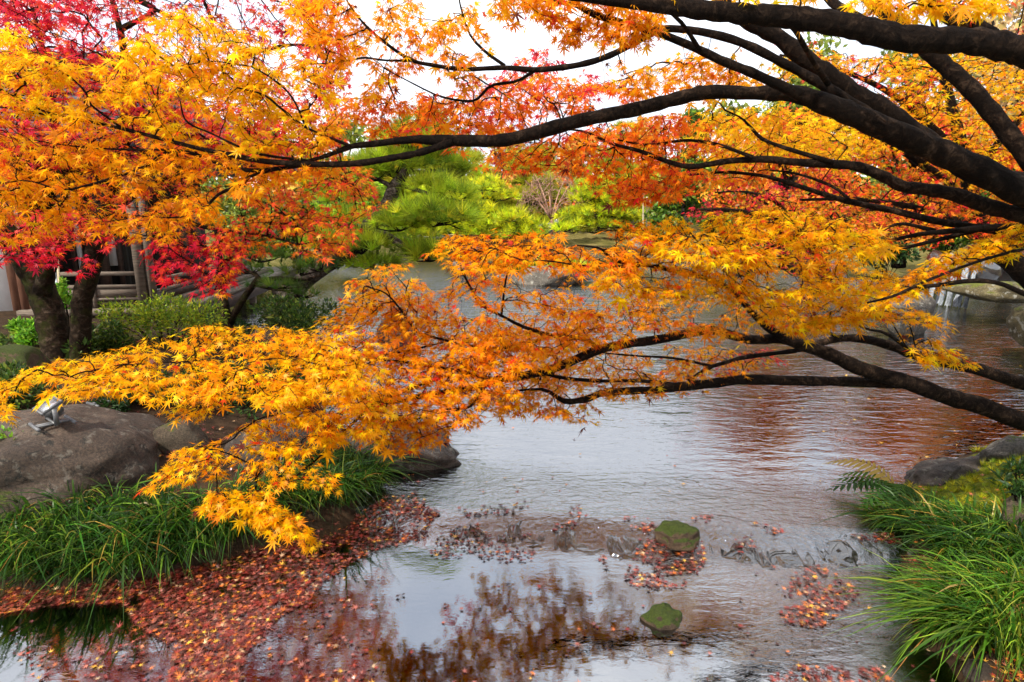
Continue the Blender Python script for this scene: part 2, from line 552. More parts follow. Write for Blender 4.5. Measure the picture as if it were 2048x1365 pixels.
# ------------------------------------------------------------------ ground and water
POND_Z, STREAM_Z = 0.10, 0.0
OUT_PX = [(-900, 1420), (-500, 1230), (0, 1165), (300, 1150), (500, 1085), (700, 1045), (790, 985), (740, 930), (700, 880),
          (665, 800), (690, 720), (600, 668), (480, 655), (405, 655), (330, 622), (200, 600), (120, 580), (200, 560), (420, 545),
          (620, 540), (760, 520), (900, 496), (1250, 494), (1320, 505), (1460, 535), (1620, 562), (1750, 566), (1840, 556), (1900, 590),
          (2048, 592), (2250, 640), (2420, 760), (2300, 845), (2048, 876), (1960, 892), (1830, 935), (1765, 975), (1755, 1060), (1800, 1105),
          (1840, 1185), (1905, 1290), (2000, 1400)]
out_w = [on(x, y, 0.05)[:2] for x, y in OUT_PX]
out_w += [np.array([1.6, -4.0]), np.array([-6.0, -4.0])]
OUTLINE = np.array(out_w)

def ground_h(x, y):
    d = sdf(OUTLINE, x, y)
    h_out = 0.14 * smooth(0.0, 0.18, d) + 0.40 * smooth(0.05, 2.4, d) * (1 - 0.45 * smooth(12, 20, y))
    h_out = h_out + 0.9 * smooth(40, 75, y) + 5.0 * smooth(55, 140, np.hypot(x, y))
    right = smooth(1.7, 2.6, x) * smooth(6.5, 4.6, y) * smooth(1.0, 2.4, y)
    h_out = h_out + 0.16 * right * smooth(0.1, 0.9, d)
    h_in = -0.42 * smooth(0.0, 0.7, -d)
    h = np.where(d > 0, h_out, h_in)
    return h, d

xs = np.concatenate([-np.geomspace(8.1, 420, 34)[::-1], np.arange(-8, 8.001, 0.125), np.geomspace(8.1, 420, 34)])
ys = np.concatenate([np.arange(-4, 0.6, 0.4), np.arange(0.7, 14, 0.125), np.arange(14, 40, 0.6), np.geomspace(40.5, 900, 36)])
GX, GY = np.meshgrid(xs, ys)
H, D = ground_h(GX, GY)
nz = vnoise(GX, GY, 3.1, 1.7) * 0.035 + vnoise(GX, GY, 9.1, 5.0) * 0.014
H = H + nz * np.where(GY < 40, 1, 4)
def grid_faces(ny, nx):
    i = np.arange(ny - 1)[:, None] * nx; j = np.arange(nx - 1)[None]
    return np.stack([i + j, i + j + 1, i + nx + j + 1, i + nx + j], -1).reshape(-1, 4)
gc = np.zeros((GX.size, 3))
mossy = smooth(1.5, 2.4, GX) * smooth(7.5, 5.0, GY) * 0.95 + 0.35 * smooth(-3.0, -4.2, GX) * smooth(9, 7, GY)
gc[:, 0] = (mossy * smooth(0.05, 0.4, D) + 0.10).ravel()
gc[:, 1] = (smooth(0.02, -0.12, D)).ravel()
gc[:, 2] = (smooth(11, 15, GY) * smooth(0, 0.4, D)).ravel()
g = part('ground', np.stack([GX, GY, H], -1).reshape(-1, 3), grid_faces(len(ys), len(xs)), GROUND, None, gc, True)
tag(g, 'garden soil banks and pond bed with moss, leaf litter and far lawn', 'ground', kind='structure')

def gh(x, y):
    h, _ = ground_h(np.array([float(x)]), np.array([float(y)]))
    return float(h[0])

# water surface: pond above the weir, stream below, one sheet that steps down over the stones
WEIR_PX = [(-400, 985), (700, 985), (800, 1000), (880, 1012), (1040, 1016), (1200, 1030), (1310, 1042), (1400, 1038), (1520, 1050), (1650, 1050), (1760, 1060), (2300, 1070)]
weir = np.array([on(x, y, 0.1)[:2] for x, y in WEIR_PX])
wx = np.arange(-9, 9.001, 0.045); 
wy = np.concatenate([np.arange(-4, 1.6, 0.3), np.arange(1.6, 5.0, 0.03), np.geomspace(5.03, 45, 90)])
WX, WY = np.meshgrid(np.concatenate([[-40, -20, -12], wx, [12, 20, 40]]), wy)
wl = np.interp(WX, weir[:, 0], weir[:, 1])
fallw = 0.34 + 0.12 * vnoise(WX, WX * 0, 2.2, 1.6)
tt = (wl - WY) / fallw            # 0 at the lip, 1 at the foot
step = smooth(0.0, 1.0, tt)
WZ = POND_Z + (STREAM_Z - POND_Z) * step
band = np.exp(-((tt - 0.5) / 0.55) ** 2)
WZ = WZ + band * (0.016 * vnoise(WX * 1.6, WY * 0.6, 1.0, 7.0) + 0.010 * vnoise(WX * 1.5, WY * 0.7, 7.0, 17.0))
wc = np.zeros((WX.size, 3))
pondm = smooth(0.1, -1.2, tt)
boil = np.exp(-(((WX - 0.16) / 0.55) ** 2 + ((WY - 3.85) / 0.3) ** 2))
swirl = np.exp(-(((WX - 1.3) / 0.7) ** 2 + ((WY - 3.5) / 0.55) ** 2)) + np.exp(-(((WX - 1.9) / 0.6) ** 2 + ((WY - 2.7) / 0.6) ** 2))
near_edge = smooth(-0.1, -1.4, tt) * 0 + np.exp(-(tt + 0.9) ** 2 / 1.6) * 0.5
wc[:, 0] = (pondm * (0.22 + 0.78 * smooth(4.5, 7.5, WY)) * (1 + 0.45 * smooth(7, 12, WY))).ravel()
wc[:, 1] = np.clip(band * 1.0 + boil * 0.9 + near_edge + 0.55 * np.clip(swirl, 0, 1), 0, 1.2).ravel()
w = part('water', np.stack([WX, WY, WZ], -1).reshape(-1, 3), grid_faces(*WX.shape), WATER, None, wc, True)
tag(w, 'rippled pond spilling over a low stone sill into a dark stream', 'water', kind='structure')

def water_z(x, y):
    t = (np.interp(x, weir[:, 0], weir[:, 1]) - y) / 0.34
    return POND_Z + (STREAM_Z - POND_Z) * smooth(0, 1, t)

# ------------------------------------------------------------------ rocks
def ico(sub):
    import bmesh
    bm = bmesh.new()
    bmesh.ops.create_icosphere(bm, subdivisions=sub, radius=1.0)
    V = np.array([v.co[:] for v in bm.verts]); Fc = np.array([[v.index for v in f.verts] for f in bm.faces])
    bm.free()
    return V, Fc
ICO = {k: ico(k) for k in (2, 3, 4, 5)}

def rock_shape(seed, sub=4, planes=16, flat=0.75, rough=0.04):
    g = np.random.default_rng(seed)
    V, Fc = ICO[sub]
    N = g.normal(0, 1, (planes, 3)); N /= np.linalg.norm(N, axis=1)[:, None]
    dd = g.uniform(flat, 1.0, planes)
    dots = V @ N.T
    r = np.where(dots > 0.05, dd[None] / np.maximum(dots, 0.05), 9.0)
    k = 14.0                                                     # soft minimum: rounded arrises
    r = -np.log(np.exp(-k * r).sum(1) + np.exp(-k * 1.15)) / k
    P = V * r[:, None]
    P = P * (1 + rough * vnoise(P[:, 0], P[:, 1], P[:, 2] + seed, 2.4)[:, None] * 2 + rough * 0.5 * vnoise(P[:, 0], P[:, 1], P[:, 2] + seed, 7.0)[:, None])
    lo, hi = P.min(0), P.max(0)
    return (P - (lo + hi) / 2) / (hi - lo) * 2, Fc

def rock(name, label, px0, px1, top, base, Y, seed, mat, depth=0.8, sink=0.25, rot=0.0, tilt=(0, 0), cat='rock', group=None, sub=4, flat=0.72, rough=0.04, Vextra=None):
    """rock whose outline spans px0..px1, top..base at forward distance Y"""
    a = at(px0, base, Y); b = at(px1, base, Y); t = at((px0 + px1) / 2, top, Y)
    wd = b[0] - a[0]; hg = t[2] - a[2]
    c = (a + b) / 2
    P, Fc = rock_shape(seed, sub, 16, flat, rough)
    full = hg * (1 + sink)
    P = P * np.array([wd / 2, wd * depth / 2, full / 2])
    Mr = np.array(Matrix.Rotation(rot, 3, 'Z') @ Matrix.Rotation(tilt[0], 3, 'X') @ Matrix.Rotation(tilt[1], 3, 'Y'))
    P = P @ Mr.T
    base_pt = np.array([c[0], Y, a[2] - hg * sink])
    P = P + base_pt + np.array([0, 0, full / 2])
    o = bpy.data.objects.new(name, mesh_from(name, P - base_pt, [Fc], mat, None, True))
    o.location = base_pt
    col.objects.link(o)
    tag(o, label, cat, group)
    return o

rock('boulder', 'big rounded brown boulder carrying a small floodlight on top', -75, 338, 818, 985, 3.85, 3, ROCK_BIG, 0.85, 0.5, 0.25, (0, 0.06), 'boulder', sub=5, flat=0.7, rough=0.07)
rock('boulder', 'pale grey boulder half buried in sedge below the big brown boulder', -190, 75, 930, 1030, 3.35, 8, ROCK_TAN, 0.7, 0.5, 0.1, cat='boulder')
rock('boulder', 'small tan stone in red leaf litter right of the big boulder', 315, 420, 838, 915, 4.15, 12, ROCK_TAN, 0.8, 0.4, 0.4, cat='boulder')
rock('boulder', 'dark brown boulder behind the drooping orange maple spray', 460, 655, 826, 925, 4.2, 21, ROCK_SHORE, 0.8, 0.4, 0.2, cat='boulder')
rock('shore_rock', 'flat dark rock sloping into the pond under the orange branch', 620, 945, 846, 908, 4.5, 35, ROCK_SHORE, 0.6, 0.9, -0.25, (0.0, 0.08), sub=5, flat=0.55, rough=0.12)
rock('shore_rock', 'upright grey stone standing in the pond behind the orange leaves', 752, 834, 606, 690, 9.2, 41, ROCK_GREY, 0.7, 0.35, 0.3)
rock('boulder', 'mossy stone at the foot of the double trunked maple', -40, 95, 690, 770, 5.3, 44, ROCK_MOSS, 0.8, 0.4, cat='boulder')
rock('garden_stone', 'small rounded stone under the wooden deck edge', 402, 436, 628, 652, 8.3, 46, ROCK_TAN, 0.8, 0.4, cat='stone')
rock('island_rock', 'broad lichen spotted rock on the pond islet', 1032, 1168, 530, 574, 16.8, 51, ROCK_GREY, 0.6, 0.5, 0.0, sub=4)
rock('island_rock', 'low rounded rock left of the broad lichen rock on the islet', 985, 1046, 541, 567, 17.4, 54, ROCK_GREY, 0.7, 0.5)
rock('island_rock', 'small dark rock at the far end of the islet', 905, 955, 520, 538, 20.0, 58, ROCK_GREY, 0.7, 0.5)
rock('shore_rock', 'dark lichen covered rock in the pond before the waterfall', 1752, 1866, 574, 652, 9.6, 61, ROCK_GREY, 0.7, 0.4)
rock('shore_rock', 'long flat mossy rock beside the waterfall', 1880, 2110, 560, 590, 11.5, 65, ROCK_OLIVE, 0.6, 0.4, 0.0, (0, 0.05))
rock('shore_rock', 'rounded yellow lichened rock on the near side of the waterfall pool', 2028, 2150, 602, 672, 8.4, 68, ROCK_OLIVE, 0.8, 0.4)
rock('shore_rock', 'rough grey stone bedded in moss beside the fern', 1782, 1990, 918, 958, 4.0, 73, ROCK_SHORE, 0.45, 0.8, 0.3, (0, -0.14), flat=0.6, rough=0.14, sub=5)
rock('shore_rock', 'weathered stone at the crest of the mossy bank', 1935, 2100, 868, 930, 4.2, 75, ROCK_GREY, 0.5, 0.5, 0.2, (0, -0.1), flat=0.5, rough=0.12)
rock('garden_stone', 'round tan stone among sedge and fallen leaves on the mossy bank', 1985, 2110, 1000, 1070, 3.1, 77, ROCK_TAN, 0.8, 0.4, cat='stone')
rock('stepping_stone', 'small rock capped with bright moss on the stone sill', 1308, 1400, 1042, 1077, 3.30, 81, ROCK_MOSS, 0.8, 0.6, 0.3, cat='stone', flat=0.85, rough=0.10)
rock('stepping_stone', 'small moss covered rock alone in the dark stream', 1284, 1372, 1214, 1249, 2.63, 86, ROCK_MOSS, 0.8, 0.6, 0.4, cat='stone', flat=0.85, rough=0.10)
_p = [x for x in ROCK_WET.node_tree.nodes if x.type == 'BSDF_PRINCIPLED'][0]      # film of water over the stone
_p.inputs['Coat Weight'].default_value = 1.0
_p.inputs['Coat IOR'].default_value = 2.2
_p.inputs['Coat Roughness'].default_value = 0.07
# flat wet slabs of the sill, butted end to end, their tops just breaking the sliding water
SLABS = [(790, 905), (895, 1015), (1005, 1110), (1098, 1215), (1205, 1320), (1385, 1490), (1480, 1600), (1590, 1700), (1690, 1800)]
SV, SF = ICO[5]
for k, (x0, x1) in enumerate(SLABS):
    g = np.random.default_rng(900 + k)
    xm = (x0 + x1) / 2
    yw = np.interp(xm, [p[0] for p in WEIR_PX], [p[1] for p in WEIR_PX])
    a = on(xm, yw, POND_Z)
    wd = (x1 - x0) / F * a[1] * 1.1
    P = np.sign(SV) * np.abs(SV) ** 0.42
    ang = np.arctan2(SV[:, 1], SV[:, 0])
    P[:, :2] *= (1 + 0.10 * np.sin(3 * ang + k * 1.7) + 0.06 * np.sin(5 * ang + k * 2.9))[:, None]
    P = P * np.array([wd / 2, 0.20 + 0.03 * g.uniform(-1, 1), 0.07])
    X_, Y_ = P[:, 0] + a[0], P[:, 1]
    top = P[:, 2] > 0.02
    q_ = 0.8 * vnoise(X_, Y_, k * 0.3, 7.0) + 0.8 * vnoise(X_, Y_ * 1.6, k * 0.5, 17.0) + 0.55 * vnoise(X_, Y_ * 1.6, k * 0.7, 37.0)
    P[:, 2] += np.where(top, 0.026 * q_, 0)
    ly = a[1] - 0.18
    o = bpy.data.objects.new('weir_stone', mesh_from('weir_stone', P, [SF], ROCK_WET, None, True))
    o.location = (a[0], ly, float(water_z(a[0], ly)) - 0.084)
    o.rotation_euler = (0.27, g.uniform(-0.02, 0.02), g.uniform(-0.12, 0.12))
    col.objects.link(o)
    tag(o, 'flat dark wet slab nearly flush with the water in the pond sill', 'stone', 'wet slabs of the pond sill')
# small stones at the water's edge below the sedge
for k, (x, y, wpx) in enumerate([(1812, 1085, 44), (1838, 1118, 50), (1862, 1168, 46), (1892, 1232, 54), (1925, 1300, 60), (1965, 1350, 66), (1800, 1060, 36)]):
    a = on(x, y, 0.03)
    P, Fc = rock_shape(190 + k, 3, 14, 0.75, 0.06)
    P = P * np.array([wpx / F * a[1] * 0.6, wpx / F * a[1] * 0.5, wpx / F * a[1] * 0.38])
    o = bpy.data.objects.new('edge_stone', mesh_from('edge_stone', P, [Fc], (ROCK_TAN, ROCK_SHORE)[k % 2], None, True))
    o.location = (a[0], a[1], 0.03); o.rotation_euler = (0, 0, k * 1.3)
    col.objects.link(o)
    tag(o, ('round tan pebble stone' if k % 2 == 0 else 'round dark brown pebble stone') + ' at the stream edge under the sedge', 'stone', 'pebble stones at the stream edge')
# far rocks
for (x0, x1, t, b, Y, sd, lab) in [(828, 856, 464, 478, 31, 101, 'small dark rock by the pale slab bridge'), (866, 892, 460, 476, 31.5, 102, 'pale standing rock right of the slab bridge end'),
                                   (1075, 1105, 446, 462, 27, 103, 'dark rock under the bare pinkish tree'), (1107, 1128, 436, 456, 28, 104, 'pale grey upright rock beside the dark rock under the bare tree'),
                                   (1255, 1330, 470, 500, 21, 105, 'long grey sloping rock on the far shore'), (1440, 1520, 505, 540, 15, 106, 'shadowed shore rock below the low red maple'),
                                   (1600, 1700, 520, 570, 12.6, 107, 'dark shore rock below the waterfall bank'), (1560, 1640, 480, 530, 14.5, 108, 'pale shore rock behind the orange leaves'),
                                   (1850, 1905, 500, 560, 13.3, 109, 'dark wet rock left of the waterfall'), (1925, 1990, 500, 556, 13.4, 110, 'dark wet rock right of the waterfall'), (1985, 2080, 470, 556, 13.8, 111, 'tall dark rock behind the long mossy rock')]:
    rock('shore_rock', lab, x0, x1, t, b, Y, sd, ROCK_WET if 'wet' in lab or 'dark' in lab else ROCK_GREY, 0.8, 0.4, sub=3)
# islet earth under its rocks and planting
P, Fc = rock_shape(120, 4, 10, 0.8, 0.05)
c0 = at(1080, 556, 18.0)
isl = part('islet', P * np.array([1.9, 0.9, 0.34]) + np.array([c0[0], 18.3, 0.02]), [Fc], ROCK_SHORE, None, None, True)
tag(isl, 'low earth islet with rocks and tufts in the pond', 'islet', kind='structure')

# ------------------------------------------------------------------ maple leaves and trees
def maple_leaf(lobes=7, detail=True, curl=0.18, petiole=True, seed=0):
    """star shaped leaf in the XY plane, middle lobe along +Y, base at the origin's back; 1 unit = centre to tip"""
    g = np.random.default_rng(seed)
    if lobes == 7:
        ang = np.array([-128, -82, -40, 0, 40, 82, 128]); ln = np.array([0.42, 0.74, 0.93, 1.0, 0.93, 0.74, 0.42])
    else:
        ang = np.array([-100, -50, 0, 50, 100]); ln = np.array([0.6, 0.9, 1.0, 0.9, 0.6])
    ang = ang + g.normal(0, 3, len(ang)); ln = ln * g.uniform(0.92, 1.06, len(ang))
    pol = [(180, 0.10)]
    for k in range(len(ang)):
        w = 14 if lobes == 7 else 18
        if detail:
            pol.append((ang[k] - w * 0.72, ln[k] * 0.52))
        pol.append((ang[k], ln[k]))
        if detail:
            pol.append((ang[k] + w * 0.72, ln[k] * 0.52))
        if k < len(ang) - 1:
            pol.append(((ang[k] + ang[k + 1]) / 2, 0.22 * (ln[k] + ln[k + 1]) / 2 + 0.03))
    V = [(0, 0, 0.0)]
    for a, r in pol:
        x, y = r * math.sin(math.radians(a)), r * math.cos(math.radians(a))
        z = -curl * r * r + 0.10 * abs(math.sin(math.radians(a * 2))) * r
        V.append((x, y, z))
    n = len(pol)
    Ft = [[0, 1 + (k + 1) % n, 1 + k] for k in range(n)]
    if petiole:
        k = len(V)
        V += [(-0.018, -0.08, 0.0), (0.018, -0.08, 0.0), (0.014, -0.95, 0.10), (-0.014, -0.95, 0.10)]
        Ft += [[k, k + 1, k + 2], [k, k + 2, k + 3]]
    return np.array(V, float), [np.array(Ft)]

LEAF_T = [maple_leaf(7, True, c, True, s) for s, c in ((1, 0.12), (2, 0.3), (3, 0.45), (4, 0.2))]
LEAF_MID = [maple_leaf(7, False, c, True, s) for s, c in ((21, 0.12), (22, 0.3), (23, 0.45))]
LEAF_FAR = [maple_leaf(7, False, c, False, s) for s, c in ((5, 0.15), (6, 0.4))]
LEAF_TINY = [maple_leaf(5, False, c, False, s) for s, c in ((7, 0.15), (8, 0.4))]
LEAF_FLAT = [maple_leaf(7, False, c, True, s) for s, c in ((11, 0.05), (12, -0.18), (13, 0.12))]

def pal(*rows):
    w = np.array([r[0] for r in rows], float)
    return w / w.sum(), np.array([srgb(*r[1]) for r in rows])
def pick(p, n, g, jit=0.16):
    i = g.choice(len(p[0]), n, p=p[0])
    c = p[1][i] * np.exp(g.normal(0, jit, (n, 1))) * np.exp(g.normal(0, jit * 0.5, (n, 3)))
    return np.clip(c, 0.0, 0.95)

P_YEL = pal((4, (255, 186, 8)), (4, (255, 168, 8)), (2.0, (251, 146, 10)), (1.2, (255, 206, 12)), (0.3, (226, 64, 22)), (0.16, (96, 34, 20)))
P_ORG = pal((4, (255, 164, 8)), (4, (251, 146, 10)), (1.6, (244, 120, 14)), (1.0, (255, 182, 10)), (0.45, (214, 48, 26)), (0.2, (86, 30, 20)))
P_DEEP = pal((4, (249, 132, 12)), (3, (242, 108, 16)), (1.8, (230, 74, 24)), (1, (252, 156, 12)), (1.0, (204, 34, 36)), (0.25, (92, 28, 24)))
P_RED = pal((3, (222, 36, 46)), (2.2, (236, 72, 36)), (2, (200, 24, 50)), (1.8, (246, 122, 22)), (0.8, (252, 152, 16)), (0.5, (140, 22, 44)))
P_CRIM = pal((3, (214, 28, 46)), (2, (190, 24, 54)), (1.4, (232, 62, 40)), (0.5, (244, 116, 26)), (0.4, (120, 20, 44)))
P_MIX = pal((3, (246, 116, 24)), (2.5, (236, 74, 34)), (3, (252, 154, 14)), (1.8, (216, 36, 48)), (1.0, (254, 184, 14)))
P_GOLD = pal((4, (255, 194, 12)), (4, (255, 170, 12)), (2, (248, 134, 18)), (0.8, (230, 72, 36)))
P_OLIVE = pal((3, (216, 146, 20)), (2, (176, 134, 20)), (1.5, (234, 108, 24)), (1, (130, 114, 22)), (1, (216, 48, 38)))

def sample_poly(poly, spacing, g, gap=0.0, gapscale=(85.0, 42.0), seed=0.0):
    poly = np.asarray(poly, float)
    lo, hi = poly.min(0), poly.max(0)
    sx, sy = spacing, spacing * 0.72
    X, Y = np.meshgrid(np.arange(lo[0], hi[0] + sx, sx), np.arange(lo[1], hi[1] + sy, sy))
    jt = 0.8 if spacing < 19 else 1.6
    X = X + g.uniform(-jt, jt, X.shape) * sx; Y = Y + g.uniform(-jt, jt, Y.shape) * sy
    X, Y = X.ravel(), Y.ravel()
    k = inside(poly, X, Y)
    X, Y = X[k], Y[k]
    if gap > -1 and len(X):
        nv = vnoise(X / gapscale[0], Y / gapscale[1], seed) + 0.5 * vnoise(X / gapscale[0] * 2.3, Y / gapscale[1] * 2.3, seed + 5)
        k = nv > gap
        X, Y = X[k], Y[k]
    return X, Y

def grow_twigs(skel, tips, g, r0=0.0009, rmax=0.005):
    """join every tip to the nearest node that already carries it; returns tubes and the parent of each tip"""
    n0 = len(skel)
    nodes = np.vstack([skel, tips])
    dmin = np.array([np.min(np.sum((skel - t) ** 2, 1)) for t in tips])
    order = np.argsort(dmin)
    parent = np.full(len(nodes), -1)
    act = np.zeros(len(nodes), bool); act[:n0] = True
    dirs = np.zeros_like(nodes)
    for k in order:
        idx = np.flatnonzero(act)
        dv = nodes[n0 + k] - nodes[idx]
        dist = np.linalg.norm(dv, axis=1) + 1e-6
        cosang = np.sum(dv * dirs[idx], 1) / dist
        cost = dist * np.where(idx < n0, 1.0, 1.45 - 0.8 * cosang)
        b = idx[np.argmin(cost)]
        parent[n0 + k] = b
        d = nodes[n0 + k] - nodes[b]
        dirs[n0 + k] = d / (np.linalg.norm(d) + 1e-9)
        act[n0 + k] = True
    cnt = np.ones(len(nodes))
    depth_order = order[::-1]
    for k in depth_order:
        p = parent[n0 + k]
        if p >= n0:
            cnt[p] += cnt[n0 + k]
    tubes = []
    for k in range(len(tips)):
        a = nodes[parent[n0 + k]]; b = nodes[n0 + k]
        L = np.linalg.norm(b - a)
        rb = min(r0 * math.sqrt(cnt[n0 + k]), rmax)
        pr = parent[n0 + k]
        ra = min(r0 * math.sqrt(cnt[pr]) if pr >= n0 else rb * 1.35, rmax, rb * 1.5)
        m = 4 if L > 0.06 else 3
        t = np.linspace(0, 1, m)[:, None]
        P = a * (1 - t) + b * t
        bow = g.normal(0, 0.07, 3) * L
        bow[2] += 0.04 * L
        P = P + np.sin(t * math.pi) * bow
        if m > 3:
            P[1:-1] += g.normal(0, 0.018, (m - 2, 3)) * L
        V, Fq = tube(P, np.linspace(ra, rb * 0.85, m), 3, cap=False)
        tubes.append((V, Fq))
    return tubes, nodes[parent[n0:]], dirs[n0:]

def leaves_on(tips, pars, dirs, per, size, palette, g, droop=0.35, tilt=0.4, up=(0, 0, 1), spread=1.0):
    n = len(tips) * per
    T = np.repeat(tips, per, 0); Pp = np.repeat(pars, per, 0); Dd = np.repeat(dirs, per, 0)
    L = np.linalg.norm(T - Pp, axis=1)[:, None]
    back = g.uniform(0, 1, (n, 1)) ** 1.4 * np.minimum(L, 0.12 * spread)
    pos = T - Dd * back
    a = np.arctan2(Dd[:, 1], Dd[:, 0]) + g.normal(0, 1.05, n)
    f = np.stack([np.cos(a), np.sin(a), -np.abs(g.normal(droop, 0.3, n))], 1)
    nn = np.asarray(up, float) + g.normal(0, tilt, (n, 3))
    M = frames(f, nn)
    sc = size * g.lognormal(0, 0.27, n)
    pos = pos + M[:, :, 1] * (sc * 0.9)[:, None] + g.normal(0, 0.006 * spread, (n, 3))
    return pos, M, sc, pick(palette, n, g)

def limb_pts(rows, y0, y1, n=None):
    """rows (px, py, width_px); forward distance runs from y0 to y1 along the limb -> points, radii"""
    rows = np.asarray(rows, float)
    s = np.concatenate([[0], np.cumsum(np.hypot(*(np.diff(rows[:, :2], axis=0)).T))])
    Y = y0 + (y1 - y0) * s / s[-1]
    P = at(rows[:, 0], rows[:, 1], Y)
    dep = P[:, 1] * CT - (P[:, 2] - CAMZ) * ST
    r = rows[:, 2] / 2 * dep / F
    Q = np.column_stack([P, r])
    n = n or max(6, int(s[-1] / 16))
    Q = catmull(Q, n)
    return Q[:, :3], np.maximum(Q[:, 3], 0.0012)

class Tree:
    def __init__(self, name, label, base, bark, group=None):
        self.o = thing(name, label, 'tree', base, group)
        self.bark = bark
        self.skel = []
        self.tubes = []
        self.leaf = []
        self.g = np.random.default_rng(abs(hash(label)) % 1000 if False else len(label) * 7 + 3)
    def limb(self, name, P, r, sides=10, rough=0.05, mat=None, skel=True):
        V, Fc = tube(P, r, sides, rough, int(abs(P[0, 0]) * 997))
        part(name, V, Fc, mat or self.bark, self.o, None, True)
        if skel:
            self.skel.append(P)
    def px_limb(self, name, rows, y0, y1, tail=None, sides=10):
        P, r = limb_pts(rows, y0, y1)
        if tail is not None:
            Q = np.column_stack([np.vstack([tail[0][:3] if False else np.array(t)[:3] for t in tail]), [t[3] for t in tail]])
            Q = np.vstack([Q, np.column_stack([P[0:1], r[0:1]]), np.column_stack([P[2:3], r[2:3]])])
            Q = catmull(Q, 6 * len(Q))
            cut = np.argmin(np.linalg.norm(Q[:, :3] - P[0], axis=1))
            Q = Q[:cut]
            P = np.vstack([Q[:, :3], P]); r = np.concatenate([Q[:, 3], r])
        amp = 0.35 if name == 'trunk' else 1.0
        lump = 1 + amp * (0.05 * np.sin(np.arange(len(r)) * 2.1) + self.g.normal(0, 0.03, len(r)))
        self.limb(name, P, r * lump, sides)
    def foliage(self, poly, spacing, per, y_top, y_bot, size, palette, gap=-0.25, thick=0.07, droop=0.35, tilt=0.4, seed=0.0, gapscale=(85.0, 42.0), spread=1.0):
        g = self.g
        X, Yp = sample_poly(poly, spacing, g, gap, gapscale, seed + len(self.leaf) * 3.7)
        if len(X) == 0:
            return
        pp = np.asarray(poly, float)
        t = (Yp - pp[:, 1].min()) / (np.ptp(pp[:, 1]) + 1e-9)
        Yd = y_top + (y_bot - y_top) * t + g.normal(0, thick, len(X))
        tips = at(X, Yp, Yd)
        self.leaf.append(dict(tips=tips, per=per, size=size, pal=palette, droop=droop, tilt=tilt, spread=spread))
    def finish(self, near_T, far_T, n_single=300, r0=0.0009, rmax=0.0042, twigname='twig', depth_lod=99):
        g = self.g
        skel = np.vstack([catmull(P, max(4, int(len(P) * 1.0))) for P in self.skel])
        tips = np.vstack([b['tips'] for b in self.leaf])
        tubes, pars, dirs = grow_twigs(skel, tips, g, r0, rmax)
        V, Fc = join(tubes)
        part(twigname, V, Fc, TWIG, self.o, None, True, stuff=True)
        k = 0; out = []
        for b in self.leaf:
            n = len(b['tips'])
            out.append(leaves_on(b['tips'], pars[k:k + n], dirs[k:k + n], b['per'], b['size'], b['pal'], g, b['droop'], b['tilt'], spread=b['spread']))
            k += n
        pos = np.vstack([o[0] for o in out]); M = np.concatenate([o[1] for o in out]); sc = np.concatenate([o[2] for o in out]); cc = np.vstack([o[3] for o in out])
        px, py, dep = project(pos)
        vis = (dep > 0.3) & (px > 5) & (px < 2043) & (py > 5) & (py < 1360)
        view = pos - np.array([0, 0, CAMZ]); view /= np.linalg.norm(view, axis=1)[:, None]
        face = np.abs(np.sum(view * M[:, :, 2], 1))
        score = np.where(vis, sc / np.maximum(dep, 0.1) * (0.35 + face), 0)
        single = np.argsort(-score)[:n_single]
        meshes = [mesh_from('leaf', tv, tf, LEAF1) for tv, tf in near_T]
        base = np.array(self.o.location)
        for q, i in enumerate(single):
            o = bpy.data.objects.new('leaf', meshes[q % len(meshes)])
            Mx = Matrix([list(M[i][r_] * sc[i]) + [pos[i][r_] - base[r_]] for r_ in range(3)] + [[0, 0, 0, 1]])
            o.matrix_basis = Mx
            o.color = (*cc[i], 1)
            o.parent = self.o
            col.objects.link(o)
        rest = np.ones(len(pos), bool); rest[single] = False
        idx = np.flatnonzero(rest)
        Vs, Fs, Cs = [], [], []
        T = far_T
        for q in range(len(T)):
            ii = idx[q::len(T)]
            V, Fq, C = scatter(T[q][0], T[q][1], pos[ii], M[ii], sc[ii], cc[ii], True)
            Vs.append((V, Fq)); Cs.append(C)
        V, Fc = join(Vs)
        part('foliage', V, Fc, LEAF, self.o, np.concatenate(Cs), False, stuff=True)
        print(self.o.name, 'leaves', len(pos), 'twigs', len(tips))

# ---- foreground orange maple: trunk stands on the mossy bank, limbs reach over the water
TB = np.array([4.62, 4.05, 0.5])
front = Tree('orange_maple', 'large orange maple whose dark limbs reach across over the pond', TB, BARK)
front.limb('trunk', *(lambda Q: (Q[:, :3], Q[:, 3]))(catmull([[4.7, 4.1, 0.2, .30], [4.64, 4.06, 0.55, .22], [4.55, 4.0, 0.95, .19], [4.45, 3.95, 1.4, .17], [4.35, 3.9, 1.9, .14], [4.25, 3.95, 2.6, .09], [4.1, 3.9, 3.6, .05]], 30)), sides=14)
lo_f = (4.6, 4.03, 0.62, .11); mid_f = (4.45, 3.95, 1.35, .10); hi_f = (4.36, 3.9, 1.8, .09)
front.px_limb('limb', [(2048, 102, 52), (1946, 83, 50), (1805, 77, 49), (1700, 53, 46), (1594, 36, 43), (1489, 28, 38), (1380, 18, 34), (1278, 6, 25), (1150, -8, 19), (1000, -30, 14)], 2.0, 2.0, [hi_f, (2.9, 2.8, 2.35, .07)], 14)
